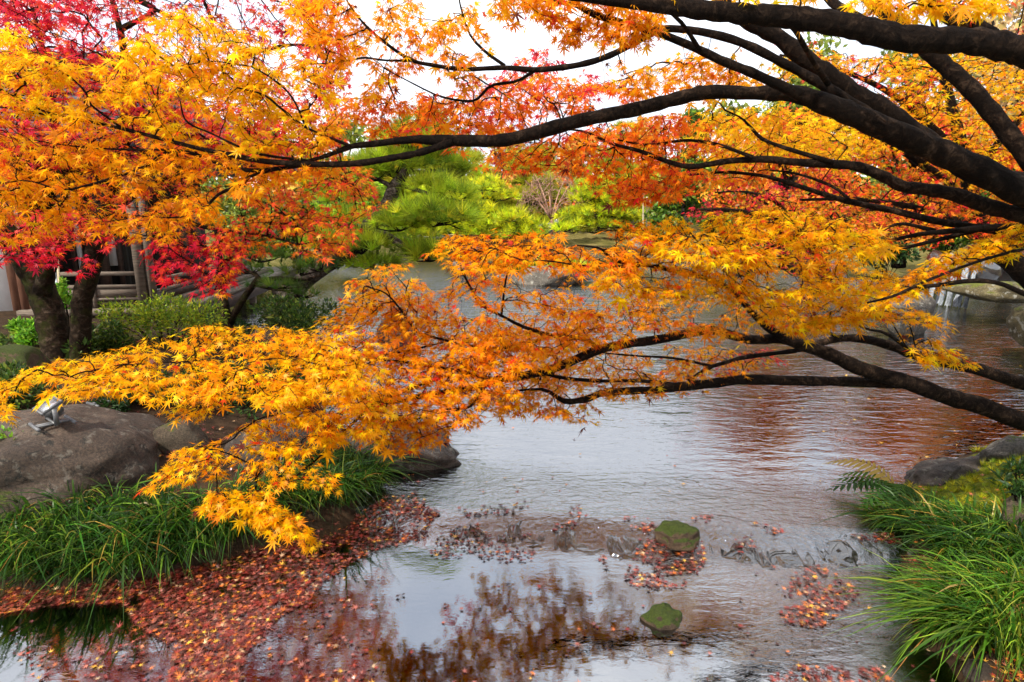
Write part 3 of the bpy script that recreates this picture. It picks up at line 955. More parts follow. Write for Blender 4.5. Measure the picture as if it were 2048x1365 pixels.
front.px_limb('limb', [(2048, 387, 54), (1946, 334, 50), (1840, 288, 48), (1735, 243, 44), (1664, 214, 40), (1587, 188, 33), (1506, 187, 27), (1436, 184, 27), (1383, 190, 27), (1313, 209, 27), (1243, 225, 27), (1172, 239, 27), (1102, 257, 27), (1049, 272, 26), (996, 282, 25), (926, 282, 23), (873, 281, 21), (821, 280, 15), (750, 288, 13), (701, 294, 11), (650, 313, 8), (615, 322, 6)], 2.5, 2.62, [hi_f, (3.2, 3.1, 2.0, .08)], 14)
front.px_limb('branch', [(1600, 190, 26), (1559, 171, 20), (1499, 144, 18), (1446, 123, 17), (1394, 98, 16), (1313, 65, 15), (1243, 46, 14), (1190, 30, 12), (1150, 10, 10), (1100, 3, 7), (1049, -5, 5)], 2.38, 2.25)
front.px_limb('branch', [(905, 285, 16), (838, 306, 14), (785, 316, 14), (715, 327, 13), (633, 329, 12), (527, 323, 11), (457, 309, 10), (404, 299, 9), (334, 281, 8), (246, 258, 7), (176, 243, 6), (105, 229, 5), (35, 197, 3), (-20, 165, 2)], 2.58, 2.6)
front.px_limb('branch', [(610, 330, 8), (527, 341, 9), (457, 336, 8), (404, 313, 7), (341, 303, 7), (281, 338, 6), (229, 355, 5), (176, 371, 5), (123, 380, 4), (53, 362, 3), (-20, 372, 2)], 2.62, 2.6)
front.px_limb('branch', [(560, 337, 7), (503, 352, 6), (485, 369, 6), (440, 387, 6), (415, 411, 5), (387, 425, 4), (352, 436, 3), (267, 432, 2)], 2.62, 2.65)
front.px_limb('branch', [(176, 243, 5), (105, 232, 4), (0, 214, 3)], 2.6, 2.6)
front.px_limb('branch', [(345, 300, 5), (229, 299, 4), (141, 292, 3), (70, 281, 2)], 2.6, 2.6)
front.px_limb('branch', [(246, 258, 5), (183, 211, 4), (172, 186, 4), (141, 155, 3), (88, 120, 3), (63, 77, 2)], 2.6, 2.5)
front.px_limb('branch', [(615, 322, 6), (510, 306, 5), (422, 267, 4), (373, 243, 4), (359, 197, 2)], 2.62, 2.55)
front.px_limb('branch', [(700, 292, 7), (615, 257, 5), (563, 218, 5), (527, 190, 4), (475, 176, 3)], 2.6, 2.55)
front.px_limb('branch', [(612, 257, 4), (591, 207, 4), (563, 172, 4), (510, 137, 3), (475, 130, 3), (422, 123, 2), (352, 134, 2)], 2.6, 2.5)
front.px_limb('limb', [(1950, 350, 40), (1840, 272, 38), (1770, 220, 37), (1717, 193, 36), (1664, 155, 34), (1612, 120, 33), (1559, 77, 31), (1506, 49, 29), (1460, 18, 26), (1420, -30, 24)], 2.75, 2.8, [hi_f, (3.4, 3.3, 2.05, .08)], 12)
front.px_limb('branch', [(1760, 238, 20), (1735, 225, 20), (1664, 183, 20), (1612, 151, 18), (1559, 123, 17), (1489, 88, 16), (1418, 67, 15), (1348, 58, 14), (1313, 63, 13), (1278, 81, 13), (1225, 109, 13), (1172, 127, 12), (1120, 136, 12), (1067, 140, 11), (1014, 136, 10), (979, 137, 9), (926, 139, 9), (873, 132, 8), (821, 120, 7), (768, 84, 6), (733, 53, 5), (701, 14, 4), (680, -30, 3)], 2.72, 2.65)
front.px_limb('branch', [(821, 122, 5), (768, 121, 4), (726, 116, 4), (680, 125, 3), (598, 130, 2)], 2.68, 2.65)
front.px_limb('branch', [(1010, 132, 7), (972, 105, 6), (940, 70, 5), (923, 21, 4), (915, -20, 3)], 2.69, 2.65)
front.px_limb('branch', [(1070, 142, 7), (1032, 163, 6), (982, 172, 6), (954, 199, 5), (926, 202, 5), (877, 192, 4), (821, 165, 3), (768, 137, 2)], 2.7, 2.75)
front.px_limb('branch', [(1657, 169, 12), (1622, 116, 10), (1594, 67, 10), (1570, 40, 8)], 2.5, 2.3)
front.px_limb('branch', [(1400, 102, 9), (1369, 53, 8), (1340, 25, 6)], 2.3, 2.1)
front.px_limb('limb', [(2090, 365, 36), (2048, 309, 35), (1999, 246, 34), (1946, 183, 33), (1893, 134, 31), (1858, 105, 29), (1820, 70, 27), (1760, 20, 24), (1700, -40, 20)], 2.9, 3.1, [mid_f, (3.6, 3.4, 1.9, .07)], 12)
front.px_limb('branch', [(2060, 118, 30), (1990, 80, 34), (1953, 56, 33), (1911, 39, 30), (1868, 14, 27), (1830, -30, 24)], 2.15, 2.4)
front.px_limb('branch', [(1760, 62, 20), (1717, 38, 20), (1682, 18, 19), (1657, -4, 18), (1640, -40, 16)], 2.2, 2.5)
front.px_limb('limb', [(2048, 432, 30), (1981, 415, 29), (1911, 390, 28), (1858, 380, 25), (1805, 373, 23), (1770, 355, 22), (1717, 334, 19), (1664, 329, 17), (1594, 325, 15), (1524, 319, 14), (1453, 323, 12), (1383, 334, 11), (1331, 322, 9), (1278, 302, 8), (1225, 288, 6), (1172, 265, 5), (1127, 258, 3)], 2.6, 3.0, [mid_f, (3.3, 3.2, 1.7, .06)], 12)
front.px_limb('branch', [(1506, 315, 8), (1471, 302, 7), (1429, 288, 7), (1369, 281, 6), (1295, 290, 5), (1225, 278, 3)], 2.8, 3.0)
front.px_limb('branch', [(1664, 325, 10), (1612, 309, 9), (1566, 295, 8), (1524, 278, 7), (1503, 257, 6), (1482, 236, 4), (1450, 221, 3)], 2.75, 2.9)
front.px_limb('limb', [(2060, 474, 18), (1946, 454, 15), (1875, 443, 14), (1787, 422, 13), (1700, 404, 12), (1629, 383, 10), (1577, 366, 9), (1524, 352, 7), (1453, 345, 6), (1383, 350, 4)], 2.9, 3.2, [mid_f, (3.5, 3.4, 1.6, .05)])
front.px_limb('branch', [(1700, 401, 7), (1664, 373, 6), (1594, 348, 5), (1541, 341, 3)], 3.05, 3.2)
front.px_limb('branch', [(2060, 451, 16), (1981, 456, 14), (1911, 462, 12), (1840, 469, 9), (1760, 486, 6)], 2.8, 2.9)
front.px_limb('branch', [(1980, 452, 12), (1946, 462, 11), (1893, 476, 9), (1823, 493, 7), (1735, 514, 4)], 2.85, 3.0)
front.px_limb('branch', [(1870, 462, 9), (1800, 448, 6), (1750, 470, 5), (1690, 500, 3)], 2.95, 3.0)
front.px_limb('branch', [(2080, 600, 10), (2048, 588, 10), (1999, 567, 9), (1942, 562, 9), (1875, 571, 8), (1833, 574, 6)], 2.5, 2.45, [mid_f, (3.3, 3.2, 1.4, .03)])
front.px_limb('branch', [(2080, 485, 7), (2048, 497, 7), (1963, 521, 6), (1893, 546, 6), (1840, 568, 6), (1788, 592, 6), (1735, 606, 4)], 2.55, 2.4, [mid_f, (3.3, 3.2, 1.65, .02)])
front.px_limb('limb', [(2048, 845, 36), (1963, 813, 34), (1893, 793, 33), (1823, 768, 32), (1770, 753, 31), (1717, 736, 29), (1664, 711, 27), (1612, 692, 25), (1577, 680, 22), (1541, 660, 16)], 3.9, 3.6, [lo_f], 14)
front.px_limb('branch', [(1550, 664, 17), (1541, 660, 16), (1506, 627, 13), (1471, 588, 12), (1446, 571, 11), (1401, 553, 10), (1348, 543, 9), (1313, 534, 8), (1243, 525, 7), (1218, 514, 6), (1200, 497, 5), (1155, 491, 3)], 3.6, 2.5)
front.px_limb('branch', [(1278, 533, 5), (1172, 532, 4), (1102, 523, 3), (1040, 520, 2)], 2.75, 2.5)
front.px_limb('branch', [(1585, 682, 20), (1548, 678, 19), (1506, 680, 19), (1471, 673, 18), (1429, 661, 18), (1383, 666, 18), (1313, 680, 18), (1243, 690, 18), (1200, 699, 18), (1155, 718, 18), (1102, 739, 17), (1049, 752, 17), (996, 759, 16), (961, 773, 13)], 3.68, 3.3)
front.px_limb('branch', [(975, 767, 14), (961, 773, 13), (909, 782, 12), (838, 793, 10), (803, 803, 9), (750, 807, 7), (726, 827, 6), (680, 873, 5), (633, 920, 4), (563, 976, 3), (527, 1012, 3), (545, 1050, 2)], 3.31, 2.3)
front.px_limb('branch', [(985, 759, 9), (909, 741, 7), (838, 729, 6), (785, 722, 5), (680, 718, 4), (560, 712, 3), (430, 720, 2), (250, 730, 2)], 3.3, 2.5)
front.px_limb('branch', [(1200, 696, 10), (1155, 676, 8), (1102, 671, 8), (1049, 655, 7), (1003, 632, 6), (961, 609, 6), (944, 581, 5), (926, 546, 4), (916, 521, 3)], 3.5, 3.0)
front.px_limb('branch', [(1003, 630, 5), (1010, 571, 4), (1019, 542, 3), (1060, 512, 2)], 3.2, 2.7)
front.px_limb('branch', [(1102, 672, 7), (1049, 690, 6), (996, 697, 6), (926, 690, 5), (891, 681, 5), (838, 666, 5), (821, 648, 4), (793, 609, 4), (768, 585, 3), (733, 574, 2)], 3.42, 3.1)
front.px_limb('branch', [(887, 685, 4), (821, 701, 4), (768, 711, 4), (715, 739, 3), (680, 750, 3), (600, 775, 2), (480, 800, 2)], 3.3, 2.5)
front.px_limb('branch', [(968, 770, 7), (954, 799, 5), (933, 817, 5), (891, 820, 4), (838, 838, 4), (785, 843, 3)], 3.3, 3.0)
front.px_limb('branch', [(905, 750, 5), (838, 771, 5), (785, 789, 4), (735, 812, 4)], 3.28, 2.9)
front.px_limb('branch', [(1800, 768, 20), (1788, 768, 20), (1700, 764, 20), (1594, 762, 20), (1489, 760, 20), (1418, 768, 19), (1348, 775, 18), (1313, 780, 16), (1243, 783, 15), (1200, 788, 14), (1172, 799, 13), (1130, 803, 11), (1102, 786, 8), (1077, 779, 6), (1032, 782, 4)], 3.82, 3.5)
front.px_limb('branch', [(1348, 769, 8), (1278, 762, 7), (1190, 762, 7), (1120, 755, 7), (1084, 746, 6), (1056, 736, 6), (1021, 711, 4)], 3.66, 3.5)
front.px_limb('branch', [(1620, 694, 10), (1594, 701, 10), (1559, 706, 9), (1489, 715, 9), (1453, 725, 8), (1418, 736, 8), (1376, 762, 7)], 3.72, 3.68)
front.px_limb('branch', [(1425, 733, 6), (1348, 717, 5), (1270, 712, 4), (1190, 705, 2)], 3.7, 3.7)
front.px_limb('limb', [(2048, 768, 26), (1999, 753, 25), (1946, 736, 24), (1875, 722, 22), (1823, 708, 20), (1788, 694, 19), (1735, 680, 17), (1682, 677, 15), (1629, 690, 13), (1600, 698, 10)], 3.9, 3.68, [lo_f])
front.px_limb('branch', [(1682, 677, 8), (1671, 673, 7), (1647, 659, 5), (1620, 640, 3)], 3.75, 3.3)
front.px_limb('branch', [(1835, 712, 8), (1805, 690, 7), (1770, 666, 6), (1728, 657, 4), (1690, 630, 3)], 3.8, 3.1)
front.px_limb('branch', [(1482, 590, 8), (1503, 525, 7), (1513, 514, 6), (1545, 493, 5), (1594, 479, 4), (1660, 470, 2)], 3.15, 2.6)
front.px_limb('branch', [(1503, 518, 6), (1450, 507, 5), (1404, 490, 4), (1380, 465, 2)], 2.9, 2.5)
L = 0.0275
# lower sprays
front.foliage([(-30, 765), (60, 730), (180, 708), (300, 676), (420, 645), (540, 650), (640, 652), (700, 690), (740, 780), (560, 806), (420, 795), (330, 800), (230, 792), (130, 800), (60, 780), (-30, 800)], 14.1, 6, 2.9, 2.3, L * 1.08, P_YEL, -0.27, 0.07, 0.35, 0.38, gapscale=(75, 20))
front.foliage([(-20, 790), (18, 800), (18, 840), (0, 855)], 11.9, 6, 2.3, 2.25, L * 1.08, P_YEL, -1)
front.foliage([(305, 825), (420, 795), (560, 770), (730, 740), (770, 850), (660, 885), (560, 920), (460, 950), (290, 985), (340, 915), (450, 850)], 14.9, 6, 2.8, 2.35, L * 1.08, P_YEL, -0.25, 0.06, 0.4)
front.foliage([(395, 1012), (440, 972), (520, 985), (590, 1030), (642, 1092), (600, 1088), (520, 1052), (450, 1032)], 11.2, 6, 2.35, 2.25, L * 0.95, P_YEL, -0.5, 0.03, 0.4)
front.foliage([(480, 945), (560, 905), (680, 930), (672, 980), (590, 975), (520, 985)], 17.1, 5, 2.4, 2.3, L * 0.92, P_YEL, -0.15, 0.03, 0.4)
C2 = L * 1.14
front.foliage([(690, 570), (745, 530), (800, 525), (850, 555), (870, 620), (1000, 640), (1110, 600), (1200, 590), (1230, 640), (1160, 690), (1100, 740), (960, 760), (830, 800), (740, 800), (690, 720)], 13.0, 6, 3.6, 3.1, C2, P_ORG, -0.3, 0.1, 0.35)
front.foliage([(700, 780), (830, 790), (960, 770), (1080, 790), (1130, 815), (1195, 848), (1120, 832), (960, 842), (900, 872), (830, 905), (765, 908), (735, 850)], 12.3, 6, 3.5, 3.0, C2, P_ORG, -0.4, 0.07, 0.4)
front.foliage([(1030, 720), (1150, 690), (1300, 690), (1440, 690), (1490, 715), (1560, 730), (1470, 752), (1400, 760), (1280, 800), (1190, 790), (1080, 775)], 12.6, 6, 3.95, 3.55, C2, P_ORG, -0.3, 0.1, 0.35)
front.foliage([(900, 650), (1100, 640), (1180, 680), (1120, 800), (960, 800), (880, 740)], 14.1, 6, 3.9, 3.6, C2, P_ORG, -0.2, 0.12, 0.35)
front.foliage([(1480, 700), (1560, 690), (1570, 725), (1440, 760), (1430, 800), (1380, 800), (1390, 760)], 14.9, 5, 4.1, 3.9, C2, P_RED, -0.15, 0.08)
front.foliage([(840, 700), (960, 690), (1000, 730), (900, 760)], 16.4, 5, 4.0, 3.9, C2, P_RED, -0.1, 0.08)
front.foliage([(1100, 640), (1180, 610), (1250, 590), (1330, 600), (1320, 650), (1230, 690), (1120, 690)], 12.6, 6, 3.6, 3.3, C2, P_ORG, -0.35, 0.08)
front.foliage([(620, 650), (700, 600), (760, 545), (860, 600), (1000, 640), (1110, 700), (1000, 830), (860, 850), (700, 850), (620, 760)], 14.4, 6, 3.4, 2.9, C2, P_ORG, -0.3, 0.1, 0.35)
front.foliage([(560, 660), (680, 640), (760, 700), (800, 800), (760, 890), (640, 880), (560, 800)], 14.9, 6, 3.0, 2.6, L * 1.08, P_YEL, -0.3, 0.08, 0.38)
front.foliage([(940, 750), (1200, 720), (1440, 730), (1400, 790), (1200, 800), (1180, 842), (960, 840)], 15.8, 6, 4.2, 3.7, C2 * 1.05, P_ORG, -0.2, 0.12, 0.38)
front.foliage([(880, 560), (960, 500), (1100, 520), (1240, 560), (1200, 640), (1060, 650), (930, 630)], 20.5, 6, 3.2, 3.0, C2, P_ORG, -0.05, 0.08, 0.38)
# middle spray
front.foliage([(862, 505), (905, 455), (1000, 465), (1080, 462), (1180, 455), (1300, 430), (1320, 500), (1250, 560), (1150, 548), (1000, 540), (920, 550)], 14.1, 6, 2.9, 2.5, C2, P_ORG, -0.35, 0.07)
front.foliage([(1250, 470), (1330, 428), (1440, 424), (1560, 412), (1640, 420), (1740, 455), (1808, 490), (1730, 512), (1600, 500), (1480, 520), (1360, 520)], 13.4, 6, 2.9, 2.5, C2, P_YEL, -0.42, 0.07)
front.foliage([(1180, 560), (1260, 520), (1360, 500), (1500, 510), (1660, 500), (1790, 545), (1750, 590), (1620, 600), (1500, 610), (1400, 592), (1300, 600), (1200, 580)], 13.4, 6, 3.0, 2.7, C2, P_YEL, -0.42, 0.08)
front.foliage([(1500, 600), (1620, 570), (1740, 575), (1770, 615), (1680, 650), (1580, 655), (1510, 640)], 14.1, 6, 3.1, 2.9, C2, P_YEL, -0.3, 0.07)
front.foliage([(1740, 605), (1800, 560), (1880, 505), (1960, 480), (2060, 440), (2120, 430), (2120, 490), (2040, 505), (1960, 530), (1890, 560), (1830, 590), (1770, 612)], 11.9, 6, 2.7, 2.5, L * 1.02, P_YEL, -0.6, 0.05)
front.foliage([(1560, 655), (1650, 635), (1760, 612), (1850, 618), (1912, 655), (1860, 655), (1770, 640), (1700, 655), (1650, 672), (1580, 672)], 12.6, 6, 3.1, 2.9, C2, P_YEL, -0.6, 0.04)
front.foliage([(1812, 695), (1870, 672), (1900, 690), (1958, 738), (1900, 728), (1840, 728)], 12.6, 6, 3.1, 3.0, C2, P_YEL, -0.6, 0.04)
# upper canopy
front.foliage([(-120, 130), (-20, 60), (30, 40), (110, 110), (190, 120), (300, 30), (370, 10), (450, 35), (560, 75), (640, 130), (690, 240), (640, 300), (520, 300), (400, 290), (200, 250), (60, 225), (-120, 230)], 16, 6, 2.5, 2.7, L * 1.08, P_YEL, -0.22, 0.1, 0.45, 0.5, gapscale=(60, 34))
front.foliage([(-120, 230), (60, 235), (200, 262), (400, 300), (560, 320), (700, 335), (650, 360), (560, 370), (470, 420), (400, 470), (260, 480), (140, 455), (60, 480), (-120, 470)], 15.5, 6, 2.6, 2.8, L * 1.08, P_ORG, -0.15, 0.1, 0.45, 0.5, gapscale=(60, 34))
front.foliage([(540, -30), (700, -30), (930, -30), (975, 70), (960, 175), (870, 165), (800, 140), (770, 190), (700, 210), (640, 150), (600, 60)], 16.5, 6, 2.6, 2.8, L * 1.1, P_ORG, -0.16, 0.1, 0.5, 0.5, gapscale=(60, 34))
front.foliage([(640, 240), (690, 195), (800, 180), (880, 180), (960, 200), (1000, 250), (930, 278), (870, 278), (700, 290), (640, 310)], 14.5, 6, 2.9, 3.1, L * 1.1, P_DEEP, -0.35, 0.12, 0.45, 0.5)
front.foliage([(940, 200), (1000, 155), (1130, 150), (1220, 165), (1300, 180), (1250, 215), (1100, 250), (960, 275)], 14.5, 6, 3.0, 3.2, L * 1.1, P_DEEP, -0.4, 0.12, 0.45, 0.5)
front.foliage([(1200, 170), (1290, 130), (1360, 90), (1440, 115), (1500, 140), (1570, 165), (1440, 190), (1300, 205)], 14.5, 6, 2.8, 2.9, L * 1.12, P_ORG, -0.4, 0.1, 0.45, 0.5)
front.foliage([(850, 240), (900, 160), (990, 140), (1040, 100), (1100, 92), (1150, 130), (1260, 150), (1200, 200), (1000, 240)], 17, 6, 3.3, 3.4, L * 1.15, P_RED, -0.2, 0.15, 0.45, 0.5)
front.foliage([(900, 300), (1050, 285), (1200, 250), (1330, 222), (1420, 230), (1440, 300), (1360, 315), (1400, 345), (1340, 405), (1240, 412), (1150, 355), (1010, 340), (940, 325)], 14, 6, 3.0, 3.3, L * 1.12, P_DEEP, -0.38, 0.14, 0.4, 0.5)
front.foliage([(1240, 330), (1400, 320), (1520, 345), (1540, 370), (1400, 380), (1340, 410), (1230, 405)], 16, 6, 3.3, 3.4, L * 1.12, P_DEEP, -0.2, 0.12, 0.4, 0.5)
front.foliage([(1400, 225), (1560, 200), (1720, 255), (1720, 310), (1560, 322), (1440, 330)], 15, 6, 3.1, 3.5, L * 1.15, P_GOLD, -0.35, 0.14, 0.4, 0.5)
front.foliage([(960, -30), (1320, -30), (1340, 50), (1290, 98), (1180, 84), (1060, 78), (990, 30)], 15, 6, 2.2, 2.3, L * 1.05, P_ORG, -0.2, 0.06, 0.6, 0.45)
front.foliage([(1700, -40), (2010, -40), (1985, 30), (1900, 30), (1830, 42), (1720, 28)], 19, 6, 2.1, 2.2, L * 1.08, P_YEL, -0.2, 0.05, 0.6, 0.45)
front.foliage([(1300, -60), (1700, -60), (1650, 5), (1400, 5)], 22, 6, 2.1, 2.1, L, P_YEL, -0.1, 0.06, 0.6, 0.45)
front.foliage([(1140, 600), (1300, 560), (1500, 600), (1720, 640), (1580, 665), (1440, 700), (1300, 695), (1180, 655)], 16.5, 6, 3.5, 3.3, C2, P_ORG, -0.12, 0.1, 0.38)
front.foliage([(820, 560), (900, 540), (1010, 545), (1180, 560), (1120, 620), (960, 640), (850, 620)], 18, 6, 3.2, 3.1, C2, P_ORG, 0.0, 0.1, 0.38)
front.finish(LEAF_T, LEAF_MID, 300)

# ---- red maple with two mossy stems in front of the tea house
rb = at(135, 722, 6.1)
red = Tree('red_maple', 'double trunked maple with red and orange leaves beside the tea house', rb, BARK_MOSS)
red.px_limb('trunk', [(122, 750, 66), (118, 715, 56), (106, 653, 55), (90, 598, 52), (74, 561, 48), (55, 535, 44), (25, 480, 36), (-25, 400, 30), (-70, 300, 24), (-90, 180, 18), (-80, 60, 12)], 6.15, 6.3, sides=16)
red.px_limb('trunk', [(158, 750, 40), (160, 715, 37), (162, 653, 36), (165, 598, 36), (175, 561, 35), (185, 525, 35), (195, 486, 33), (215, 400, 28), (240, 300, 22), (255, 180, 16), (240, 60, 12), (200, -80, 8)], 6.1, 6.0, sides=16)
red.px_limb('limb', [(84, 585, 34), (97, 534, 28), (110, 480, 24), (125, 380, 18), (110, 250, 14), (90, 120, 10), (60, 0, 7)], 6.1, 5.6)
red.px_limb('limb', [(205, 440, 20), (280, 380, 15), (370, 330, 12), (470, 310, 9), (580, 320, 6), (680, 360, 4)], 6.05, 5.5)
red.px_limb('limb', [(240, 300, 16), (310, 220, 12), (400, 160, 10), (500, 110, 8), (600, 90, 5), (670, 120, 3)], 6.0, 5.6)
red.px_limb('limb', [(200, 470, 14), (270, 450, 11), (350, 440, 9), (430, 460, 7), (520, 470, 5), (600, 490, 3)], 6.05, 5.3)
red.px_limb('limb', [(240, 60, 11), (310, 20, 9), (270, 0, 9), (420, 60, 7), (380, -60, 6)], 6.0, 5.9)
red.px_limb('limb', [(20, 470, 18), (-80, 420, 14), (-200, 380, 9), (-330, 370, 5)], 6.2, 5.6)
red.px_limb('branch', [(430, 460, 6), (440, 500, 5), (445, 540, 4), (430, 580, 2)], 5.45, 5.3)
red.px_limb('branch', [(120, 440, 10), (90, 460, 7), (60, 490, 5), (20, 500, 3)], 6.0, 5.2)
RL = 0.042
W = dict(gapscale=(110.0, 70.0))
red.foliage([(-140, 120), (-120, -150), (0, -250), (300, -260), (520, -150), (640, -20), (690, 130), (700, 260), (600, 330), (300, 330), (0, 320), (-140, 330)], 18, 7, 5.6, 6.1, RL, P_RED, -0.45, 0.5, 0.4, 0.55, **W)
red.foliage([(-140, 300), (0, 290), (300, 300), (600, 310), (700, 290), (745, 360), (772, 410), (720, 440), (700, 500), (650, 520), (560, 500), (480, 520), (400, 480), (240, 480), (120, 500), (-140, 500)], 17, 7, 5.9, 5.6, RL, P_MIX, -0.35, 0.45, 0.4, 0.55, **W)
red.foliage([(480, 320), (600, 320), (710, 300), (755, 370), (775, 415), (715, 440), (700, 500), (640, 520), (540, 500), (480, 430)], 17, 7, 5.4, 5.2, RL * 0.95, P_MIX, -0.35, 0.25, 0.45, 0.55, **W)
red.foliage([(0, 430), (130, 420), (230, 440), (240, 480), (215, 500), (150, 520), (100, 530), (60, 530), (-60, 525)], 17, 6, 5.2, 5.0, RL * 1.1, P_CRIM, -0.25, 0.2, 0.5, 0.5, **W)
red.foliage([(150, 480), (200, 480), (195, 540), (180, 565), (150, 545)], 20, 5, 5.0, 5.0, RL * 1.1, P_CRIM, -0.3, 0.1, 0.6, 0.5)
red.foliage([(290, 480), (400, 465), (500, 470), (490, 520), (470, 560), (430, 605), (405, 590), (370, 560), (330, 565), (285, 545)], 15, 7, 5.4, 5.1, RL * 1.05, P_CRIM, -0.4, 0.2, 0.5, 0.5, **W)
red.foliage([(380, 430), (470, 440), (490, 500), (475, 575), (435, 600), (430, 540)], 17, 6, 5.3, 5.1, RL * 1.0, P_MIX, -0.2, 0.2, 0.55, 0.5, **W)
red.foliage([(400, 230), (560, 220), (700, 240), (700, 300), (560, 310), (420, 300)], 19, 6, 4.9, 4.9, RL, P_CRIM, -0.1, 0.3, 0.45, 0.55, **W)
red.foliage([(-60, -20), (260, -20), (200, 120), (60, 100), (-60, 130)], 16, 7, 4.7, 4.9, RL, P_CRIM, -0.3, 0.3, 0.5, 0.55, **W)
red.foliage([(-80, 90), (200, 100), (420, 120), (620, 180), (660, 300), (420, 330), (200, 300), (-80, 300)], 16, 7, 5.0, 5.2, RL, P_RED, -0.15, 0.3, 0.45, 0.55, **W)
red.foliage([(580, -40), (690, -20), (700, 190), (650, 220), (600, 130)], 15, 7, 5.4, 5.4, RL, P_RED, -0.35, 0.35, 0.5, 0.55, **W)
red.finish(LEAF_T[:2], LEAF_FAR, 300, 0.0018, 0.012)

# ---- golden and red maples standing beyond the limbs on the far side of the pool
gb = at(2150, 600, 8.3)
gold = Tree('golden_maple', 'tall golden and red maple behind the dark limbs by the waterfall pool', (gb[0], gb[1], 0.4), BARK)
gold.px_limb('trunk', [(2170, 680, 62), (2130, 620, 54), (2075, 568, 46), (2030, 528, 42), (1985, 488, 38), (1950, 420, 32), (1930, 320, 25), (1900, 200, 18), (1870, 60, 12), (1850, -100, 7)], 8.3, 7.6, sides=14)
gold.px_limb('limb', [(1950, 420, 22), (1860, 340, 16), (1760, 280, 12), (1640, 250, 8), (1500, 250, 4)], 7.8, 6.6)
gold.px_limb('limb', [(1930, 320, 18), (1800, 200, 12), (1680, 140, 8), (1560, 110, 4)], 7.7, 7.0)
gold.px_limb('limb', [(1935, 360, 18), (2020, 260, 13), (2120, 150, 9), (2200, 40, 5)], 7.7, 7.2)
gold.px_limb('limb', [(1975, 470, 18), (1850, 420, 12), (1720, 400, 8), (1600, 400, 5)], 7.9, 6.8)
gold.px_limb('limb', [(2000, 500, 18), (2100, 420, 14), (2250, 350, 9), (2400, 320, 5)], 8.0, 7.6)
gold.foliage([(1540, 130), (1600, 90), (1720, 110), (1850, 120), (1900, 200), (1800, 330), (1650, 300), (1560, 220)], 12, 7, 6.9, 6.6, RL, P_GOLD, -0.22, 0.35, 0.4, 0.5, **W)
gold.foliage([(1750, 110), (1880, 70), (2050, 90), (2250, 60), (2300, 300), (2150, 420), (2000, 400), (1860, 330)], 13, 7, 7.0, 7.0, RL, P_GOLD, -0.2, 0.4, 0.4, 0.5, **W)
gold.foliage([(1380, 240), (1480, 215), (1600, 240), (1650, 290), (1560, 320), (1420, 330), (1360, 290)], 12, 7, 6.5, 6.5, RL, P_GOLD, -0.25, 0.3, 0.4, 0.5, **W)
gold.foliage([(1600, 290), (1700, 280), (1820, 330), (1980, 400), (2120, 420), (2120, 500), (1980, 480), (1800, 460), (1680, 420), (1580, 390)], 13, 7, 7.2, 6.9, RL, P_MIX, -0.22, 0.4, 0.4, 0.5, **W)
gold.foliage([(1560, 80), (1640, 70), (1760, 120), (1880, 160), (1840, 220), (1700, 200), (1560, 150)], 18, 7, 7.6, 7.6, RL, P_RED, -0.1, 0.35, 0.4, 0.5, **W)
gold.foliage([(1580, 300), (1700, 290), (1780, 360), (1700, 400), (1580, 370)], 18, 7, 7.5, 7.5, RL, P_CRIM, -0.2, 0.3, 0.4, 0.5, **W)
gold.foliage([(1900, 80), (2060, 40), (2300, -100), (2350, 200), (2000, 180)], 22, 7, 8.2, 8.0, RL, P_MIX, -0.2, 0.4, 0.4, 0.5, **W)
gold.foliage([(1500, -330), (1900, -380), (2500, -300), (2400, 60), (2050, 40), (1880, -20), (1800, -120), (1650, -200)], 34, 8, 7.6, 7.4, RL, P_MIX, -0.1, 0.5, 0.4, 0.5, gapscale=(150, 90))
gold.foliage([(1780, 330), (1930, 340), (2060, 300), (2120, 420), (1980, 440), (1820, 400)], 18, 7, 6.9, 6.9, RL, P_OLIVE, -0.2, 0.3, 0.4, 0.5, **W)
gold.finish(LEAF_FAR, LEAF_FAR, 300, 0.002, 0.013)

lb = at(1640, 520, 10.8)
low = Tree('low_maple', 'low spreading maple with scarlet tips above the shadowed shore', (lb[0], lb[1], 0.5), BARK)
low.px_limb('trunk', [(1650, 560, 30), (1640, 520, 24), (1620, 480, 20), (1580, 450, 15), (1520, 430, 11), (1450, 420, 7), (1390, 420, 4)], 10.8, 9.8)
low.px_limb('limb', [(1625, 490, 16), (1680, 440, 12), (1740, 420, 8), (1800, 420, 5)], 10.7, 10.2)
low.px_limb('limb', [(1580, 450, 10), (1560, 410, 8), (1500, 385, 5), (1430, 385, 3)], 10.5, 9.9)
low.foliage([(1365, 425), (1400, 395), (1440, 375), (1540, 360), (1620, 370), (1560, 400), (1470, 430), (1400, 445)], 13, 7, 10.0, 9.8, RL * 1.05, P_CRIM, -0.3, 0.3, 0.4, 0.5, **W)
low.foliage([(1450, 400), (1560, 370), (1680, 400), (1800, 420), (1850, 470), (1780, 500), (1600, 480), (1480, 460)], 15, 7, 10.2, 9.9, RL * 1.05, P_OLIVE, -0.3, 0.35, 0.4, 0.5, **W)
low.foliage([(1480, 385), (1620, 375), (1760, 420), (1650, 450), (1500, 430)], 17, 6, 10.0, 9.8, RL * 1.05, P_MIX, -0.1, 0.35, 0.4, 0.5, **W)
low.foliage([(1440, 470), (1560, 470), (1680, 500), (1660, 560), (1540, 540), (1450, 510)], 18, 6, 10.0, 9.6, RL, P_CRIM, -0.15, 0.3, 0.5, 0.5, **W)
low.foliage([(1540, 590), (1640, 570), (1700, 600), (1620, 640), (1560, 630)], 22, 6, 9.4, 9.0, RL, P_CRIM, -0.1, 0.2, 0.5, 0.5, **W)
